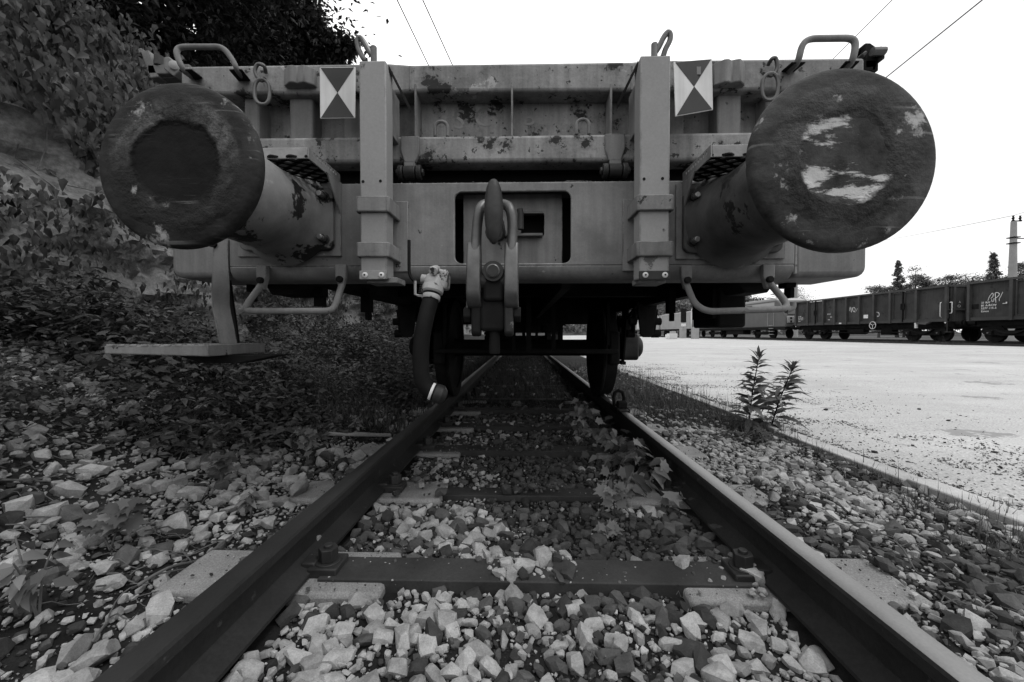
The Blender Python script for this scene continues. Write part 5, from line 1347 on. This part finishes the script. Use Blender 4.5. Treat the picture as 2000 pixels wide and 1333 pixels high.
scribble(t1, [(27.3, zb + .75), (27.15, zb + .72), (27.08, zb + .55), (27.2, zb + .45), (27.22, zb + .52)], xs, .025)
for px_, s in ((25.2, 'A'), (25.75, 'A')): pass
ye = G1Y[0] - .006
text('A', .22, GRAFF, t1, (XF + 1.0, ye, zb + 1.30), (1, 0, 0), LU); text('A', .16, GRAFF, t1, (XF + .62, ye, zb + 1.02), (1, 0, 0), LU); text('O', .22, GRAFF, t1, (XF + .55, ye, zb + .78), (1, 0, 0), LU)
for yy in (G1Y[0] + .05, 24.5, 34.9): G().prism([(yy - .06, zb - .04), (yy + .06, zb - .04), (yy, zb - .12)], 'yz', XF - .04, XF - .03).obj('jacking_mark', LETTER, t1)
G2Y = [9.6, 11.1, 12.3, 13.4, 14.55, 15.7, 16.8, 18.5, 20.05, 21.75][0:0] + [9.0, 10.2, 11.4, 12.6, 13.8, 15.0, 16.2, 18.05, 19.85, 21.75]
t2, zb, zt = gondola(G2Y, {7}, 'open brown gondola with white looping graffiti beside its white number block')
text('31 RIV\n81 A-RCW\n5377 115-3\nEanos', .145, LETTER, t2, (xs, 21.22, zb + .86), LX, LU)
G().box(XF + .10, XF + .132, 21.34, 21.62, zb + .62, zb + .86).obj('data_panel', UNDER, t2)
gy, gz_ = 20.92, zb + 1.0
scribble(t2, [(gy, gz_), (gy - .06, gz_ + .2), (gy - .18, gz_ + .36), (gy - .22, gz_ + .30), (gy - .2, gz_ + .18), (gy - .12, gz_ + .1)], xs, .014, m=LETTER)
scribble(t2, [(gy - .16, gz_ + .05), (gy - .18, gz_ - .06), (gy - .24, gz_ - .04), (gy - .26, gz_ + .1)], xs, .014, m=LETTER)
scribble(t2, [(gy - .34, gz_ - .12), (gy - .32, gz_ + .15), (gy - .31, gz_ + .36), (gy - .42, gz_ + .36), (gy - .48, gz_ + .28), (gy - .40, gz_ + .16), (gy - .33, gz_ + .12)], xs, .014, m=LETTER)
scribble(t2, [(gy - .62, gz_ + .38), (gy - .55, gz_ + .2), (gy - .48, gz_ + .05), (gy - .49, gz_ - .06)], xs, .013, m=LETTER)
G().box(XF + .12, XF + .132, 20.12, 20.3, zb + .80, zb + .825).obj('lettering', LETTER, t2); G().box(XF + .12, XF + .132, 20.12, 20.17, zb + .825, zb + .88).obj('lettering', LETTER, t2)
# rails under the train
for xx in (XF + .65, XF + 2.15):
    o = G().prism([(xx - .06, ZR - .15), (xx + .06, ZR - .15), (xx + .06, ZR - .13), (xx + .01, ZR - .11), (xx + .01, ZR - .05), (xx + .034, ZR - .035), (xx + .034, ZR), (xx - .034, ZR), (xx - .034, ZR - .035), (xx - .01, ZR - .05), (xx - .01, ZR - .11), (xx - .06, ZR - .13)], 'xz', 4, 170).obj('rail', RAIL)
    tag(o, 'rail under the near wheels of the goods train' if xx < XF + 1 else 'rail under the far wheels of the goods train', 'rail', 'rails of the siding')
for xx in (XF - 1.45, XF + 5.0, XF + 6.5):
    o = G().prism([(xx - .06, ZR - .17), (xx + .06, ZR - .17), (xx + .034, ZR - .02), (xx - .034, ZR - .02)], 'xz', 4, 170).obj('rail', RAIL)
    tag(o, ('first empty siding rail beyond the goods train' if xx < XF + 6 else 'second empty siding rail beyond the goods train') if xx > XF else 'siding rail lying between yard and goods train', 'rail', 'rails of the siding')

# ---- locomotive
lo = thing('locomotive', 'grey electric locomotive with a light roof band coupled to the gondola', 'locomotive', (XF + 1.4, 45, ZR))
Y0, Y1 = 36.3, 54.0; z0 = ZR + 1.05
prof = [(Y0, z0), (Y0 + .05, z0 + .9), (Y0 + .9, z0 + 2.2), (Y0 + 1.3, z0 + 2.5), (Y1 - 1.3, z0 + 2.5), (Y1 - .9, z0 + 2.2), (Y1 - .05, z0 + .9), (Y1, z0)]
G().prism(prof, 'yz', XF, XF + 2.8).obj('body', LOCO, lo, .08, 3)
G().box(XF - .012, XF + .02, Y0 + 1.6, Y1 - 1.6, z0 + 1.95, z0 + 2.32).obj('light_band', LOCO_L, lo)
for k in range(4): G().box(XF - .03, XF - .005, Y0 + 5.2 + k * 1.3, Y0 + 6.3 + k * 1.3, z0 + 2.02, z0 + 2.26).obj('louvre', LOCO, lo)
G().prism([(Y0 + 1.2, z0 + 2.46), (Y0 + 1.8, z0 + 2.72), (Y1 - 1.8, z0 + 2.72), (Y1 - 1.2, z0 + 2.46)], 'yz', XF + .15, XF + 2.65).obj('roof', LOCO_L, lo, .06)
G().hexa([(XF + .3, Y0 + .13, z0 + 1.15), (XF + 2.5, Y0 + .13, z0 + 1.15), (XF + 2.5, Y0 + .2, z0 + 1.15), (XF + .3, Y0 + .2, z0 + 1.15), (XF + .4, Y0 + .70, z0 + 2.0), (XF + 2.4, Y0 + .70, z0 + 2.0), (XF + 2.4, Y0 + .8, z0 + 2.0), (XF + .4, Y0 + .8, z0 + 2.0)]).obj('windscreen', GLASS, lo)
dr = G().box(XF - .015, XF + .02, Y0 + 1.7, Y0 + 2.4, z0 + .1, z0 + 2.0).obj('cab_door', LOCO, lo, .01); G().box(XF - .02, XF, Y0 + 1.8, Y0 + 2.3, z0 + 1.3, z0 + 1.85).obj('door_window', GLASS, dr)
for yy in (Y0 + 1.6, Y0 + 2.5): G().tube([(XF - .05, yy, z0 + .1), (XF - .05, yy, z0 + 1.6)], .02, 6).obj('handrail', LOCO_L, lo)
hl = G().box(XF + .15, XF + .75, Y0 - .06, Y0 + .1, z0 + .35, z0 + .95).obj('headlight', LOCO_L, lo, .05)
for zz in (.5, .78): G().lathe([(.10, 0), (.09, .02)], (XF + .45, Y0 - .06, z0 + zz), (0, -1, 0), 14).obj('lamp', GLASS, hl)
for k in range(4): G().box(XF - .06, XF + .1, Y0 + 1.75, Y0 + 2.35, ZR + .35 + k * .28, ZR + .40 + k * .28).obj('ladder_rung', LOCO_L, lo)
G().box(XF + .02, XF + 2.7, Y0 + .1, Y1 - .1, z0 - .22, z0).obj('underframe', UNDER, lo)
G().box(XF + .2, XF + 1.0, 43.5, 47, ZR + .35, z0 - .2).obj('transformer_box', UNDER, lo)
for yy in (Y0 + 4.0, Y1 - 4.0): bogie(lo, yy, 2.6, UNDER, False)
for xx in (XF + .5, XF + 2.25):
    bf = G().lathe([(.12, 0), (.12, .4), (.22, .42), (.23, .48)], (xx, Y0, ZR + 1.0), (0, -1, 0), 18).obj('buffer', UNDER, lo)
pan = G().tube([(XF + 1.4, 39, z0 + 2.75), (XF + 1.4, 41.4, z0 + 3.0), (XF + 1.4, 39.4, z0 + 3.2)], .04, 6).obj('pantograph', UNDER, lo)
G().box(XF + .6, XF + 2.2, 39.1, 39.5, z0 + 3.18, z0 + 3.23).obj('pantograph_head', UNDER, pan)
for k in range(9): G().tube([(XF + .9 + .25 * (k % 3), 41.2 + k * .9, z0 + 2.7), (XF + .9 + .25 * (k % 3), 41.2 + k * .9, z0 + 3.02)], .07, 8).obj('insulator', UNDER, lo)
G().tube([(XF + 1.1, 41, z0 + 3.03), (XF + 1.1, 49.5, z0 + 3.03)], .03, 6).obj('roof_conductor', UNDER, lo)

# ---- container wagons
def container_set(y0, y1, writing, lab, lab2, white_end):
    t = thing('container_wagon', lab2, 'wagon', (XF + 1.4, (y0 + y1) / 2, ZR), 'container wagons behind the locomotive')
    G().box(XF + .1, XF + 2.6, y0, y1, ZR + .95, ZR + 1.15).obj('frame', UNDER, t); bogie(t, y0 + 2, 1.8); bogie(t, y1 - 2, 1.8)
    c = thing('container', lab, 'container', (XF + 1.3, (y0 + y1) / 2, ZR + 1.16), 'containers on the wagons'); a, b = y0 + .2, y1 - .2
    G().box(XF + .12, XF + 2.5, a, b, ZR + 1.16, ZR + 3.6).obj('shell', CONT, c)
    n = int((b - a) / .55)
    for k in range(n):
        y = a + .3 + k * (b - a - .6) / (n - 1); G().box(XF + .085, XF + .12, y - .11, y + .11, ZR + 1.35, ZR + 3.45).obj('corrugation', CONT, c)
    for e in (a, b - .12): G().box(XF + .06, XF + .2, e, e + .12, ZR + 1.16, ZR + 3.6).obj('corner_post', CONT_L, c)
    G().box(XF + .06, XF + .13, a, b, ZR + 3.48, ZR + 3.6).obj('top_rail', CONT_L, c)
    if white_end: G().box(XF + .05, XF + .084, b - 3.3, b - .2, ZR + 1.4, ZR + 3.5).obj('white_panel', CONT_L, c)
    if writing: 
        G().box(XF + .055, XF + .086, (a + b) / 2 - 2.4, (a + b) / 2 + 2.2, ZR + 1.9, ZR + 3.3).obj('sign_panel', CONT_L if white_end else CONT, c)
        text(writing, 1.25, LOCO, c, (XF + .05, (a + b) / 2 + 2.0, ZR + 2.15), LX, LU, 'lettering', .003, 1.0)
container_set(56.0, 68.5, '', 'plain pale container right behind the locomotive', 'container wagon right behind the locomotive', False)
container_set(69.5, 83, 'FREIG', 'pale container with FREIG lettering on a white panel', 'wagon under the container with the white panel', True)
container_set(84, 98, 'FREIG', 'pale container with grey FREIG lettering and no panel', 'wagon under the container with grey lettering', False)
container_set(99, 116, '', 'ribbed pale container at the far end of the row', 'last container wagon of the row', False)
# stack of pale blocks on the far yard
sb = thing('pallet_stack', 'small pale stack of boxes standing far out on the yard', 'boxes', (15.5, 42, .03))
p = at(1316, 655, 44); G().box(p.x - .45, p.x + .40, 44, 44.9, .03, .62).obj('box', CONT_L, sb, .03); G().box(p.x - .75, p.x - .47, 43.9, 44.5, .03, .5).obj('box', LETTER, sb, .03); G().box(p.x - .2, p.x + .3, 44.1, 44.7, .62, .85).obj('box', CONT, sb, .03)
sb.location = (p.x, 44, .03)
for ch in sb.children: ch.location = ch.location + Vector((15.5 - p.x, -2, 0))
# signals and cabinets in front of the containers
def signal(px, Yq, ztop, lab, plate_z, dark):
    p = at(px, 655, Yq); t = thing('signal', lab, 'signal', (p.x, Yq, .0))
    G().tube([(p.x, Yq, -.1), (p.x, Yq, ztop)], .07, 8).obj('mast', CONCM, t)
    if dark:
        G().box(p.x - .3, p.x + .35, Yq - .12, Yq + .02, ztop - 1.6, ztop + .1).obj('signal_head', UNDER, t, .04)
        G().box(p.x - .25, p.x + .30, Yq - .14, Yq - .02, ztop - 2.1, ztop - 1.75).obj('number_plate', LETTER, t)
    else:
        G().box(p.x + .15, p.x + .8, Yq - .06, Yq, ztop - .9, ztop - .45).obj('number_plate', LETTER, t)
        for dx in (-.45, -.1): G().box(p.x + dx - .03, p.x + dx + .03, Yq - .04, Yq, ztop - 1.4, ztop + .2).obj('frame_bar', LETTER, t)
    G().box(p.x - .35, p.x + .3, Yq - .3, Yq + .3, -.05, 1.3).obj('base_cabinet', CONCM, t, .03)
signal(1334, 50, 3.6, 'signal with dark lamp head standing before the containers', 0, True)
signal(1358, 44, 3.1, 'thin signal post with small white plates before the containers', 0, False)

# ---- masts, wires
def mast(px, Yq, pt, wpx, lab):
    p = at(px, 655, Yq); zt_ = at(px, pt, Yq).z; r_ = wpx / 778 * Yq / 2; t = thing('catenary_mast', lab, 'mast', (p.x, Yq, -.1), 'concrete masts')
    G().tube([(p.x, Yq, -.3), (p.x, Yq, zt_)], [r_ * 1.25, r_ * .62], 12).obj('pole', CONCM, t)
    k = r_ * 2.2
    G().box(p.x - r_ * .6, p.x + k * 1.0, Yq - .05, Yq + .05, zt_ - .0, zt_ + .08).obj('cross_arm', UNDER, t)
    for dx in (-r_ * .2, k * .8): G().lathe([(.10, 0), (.05, .1), (.11, .2), (.05, .3), (.08, .42)], (p.x + dx, Yq, zt_ + .08), (0, 0, 1), 10).obj('insulator', UNDER, t)
    for dz in (1.4, 1.9): G().box(p.x - r_ * .95, p.x + r_ * .95, Yq - r_ * .95, Yq + r_ * .95, zt_ - dz - .04, zt_ - dz + .04).obj('collar', UNDER, t)
    G().box(p.x, p.x + k * 1.6, Yq - .03, Yq + .03, zt_ - 1.52, zt_ - 1.45).obj('bracket_arm', UNDER, t)
    return zt_
mast(1975, 36, 433, 13, 'tall tapering concrete mast behind the gondola with graffiti'); mast(1553, 75, 530, 8, 'thin concrete mast rising behind the locomotive')
def wire(a, b, r, lab, sag=.12):
    a, b = Vector(a), Vector(b); pts = [a.lerp(b, t) - Vector((0, 0, sag * 4 * t * (1 - t))) for t in np.linspace(0, 1, 15)]
    o = G().tube(pts, r, 5).obj('overhead_wire', WIRE); tag(o, lab, 'wire', 'overhead wires')
def wline(p1, p2, h, r, lab):
    A = atz(*p1, .6 + h); B = atz(*p2, .6 + h); d = (B - A); d = d / d.y
    wire(A - d * 12, A + d * 75, r, lab, .02)
wline((776, 0), (836, 125), 6.2, .011, 'overhead wire nearer the dark tree'); wline((826, 0), (883, 125), 6.2, .011, 'overhead wire further from the dark tree')
wline((1742, 0), (1632, 110), 8.5, .010, 'thin upper wire above the yard'); wline((1918, 0), (1738, 145), 7.5, .015, 'heavier wire above the yard')
mst = at(1975, 433, 36)
wire((mst.x + .1, 36, mst.z + .5), at(1640, 482, 110), .02, 'faint wire running off from the concrete mast', .3); wire((mst.x + .1, 36, mst.z + .5), at(2300, 300, 10), .015, 'faint wire running past the concrete mast', .1)

# ---- far trees, hill
for px, ptop, Yq, w_, con, lab, sd in ((1752, 511, 62, 1.9, True, 'pointed spruce rising behind the first gondola', 1), (1786, 522, 60, 1.9, False, 'slender leafy tree beside the pointed spruce', 2), (1716, 552, 58, 2.1, False, 'low round tree left of the pointed spruce', 3), (1838, 538, 60, 2.3, False, 'round leafy tree behind the gap of the gondolas', 4), (1884, 527, 58, 2.4, False, 'broad leafy tree between round tree and tall pine', 5), (1937, 496, 55, 2.2, True, 'tall dark pine beside the concrete mast', 6), (1992, 512, 52, 2.0, False, 'leafy tree behind the concrete mast', 7), (1548, 564, 95, 4.2, False, 'loose tree behind the thin mast and locomotive', 8), (1765, 556, 64, 2.0, False, 'low bushy tree under the pointed spruce', 9)):
    p = at(px, 655, Yq); H = at(px, ptop, Yq).z
    tree((p.x, Yq, 0), H, (0, 0, H * .58, w_, w_, H * .40), 130 if con else 60, 11000 if con else 9500, .14, .32, FARL, lab, seed=40 + sd, conifer=con, limbs=10, grp='trees beyond the siding', droop=.2, spread=.36, tone=(.5, 1.3))
def hz(x, y):
    u_ = (x - 30) / 330; v_ = (y - 420) / 220
    return -1 + 66 * math.exp(-((x - 140) / 95) ** 2) * sstep(250, 430, y) + 36 * math.exp(-((x + 40) / 120) ** 2) * sstep(250, 430, y) + 3 * fbm(x * .02, y * .02, 3)
sheet('hill', np.linspace(-320, 420, 75), np.linspace(240, 560, 40), hz, HILL)
P = []
qh = random.Random(9)
while len(P) < 2600:
    x, y = qh.uniform(-100, 330), qh.uniform(250, 450); z = hz(x, y)
    if z > .5: P.append((x, y, z))
P = np.array(P); n = len(P); k = 22
C = np.repeat(P, k, 0) + nr.normal(0, 1, (n * k, 3)) * np.array([2.2, 2.2, 2.2]) + np.array([0, 0, 3.2]); m = len(C)
V, F, T_ = inst(*LEAF2, C, unit(nr.normal(0, 1, (m, 3))), np.stack([nr.normal(0, .5, m), nr.normal(-.4, .5, m), np.ones(m)], 1), nr.uniform(1.6, 3.2, m), np.repeat(nr.uniform(.5, 1.3, n), k) * nr.uniform(.7, 1.3, m))
o = np_mesh('far_wood', V, F, FARL2, tone=T_, kind='stuff'); tag(o, 'far wooded hillside behind the yard')
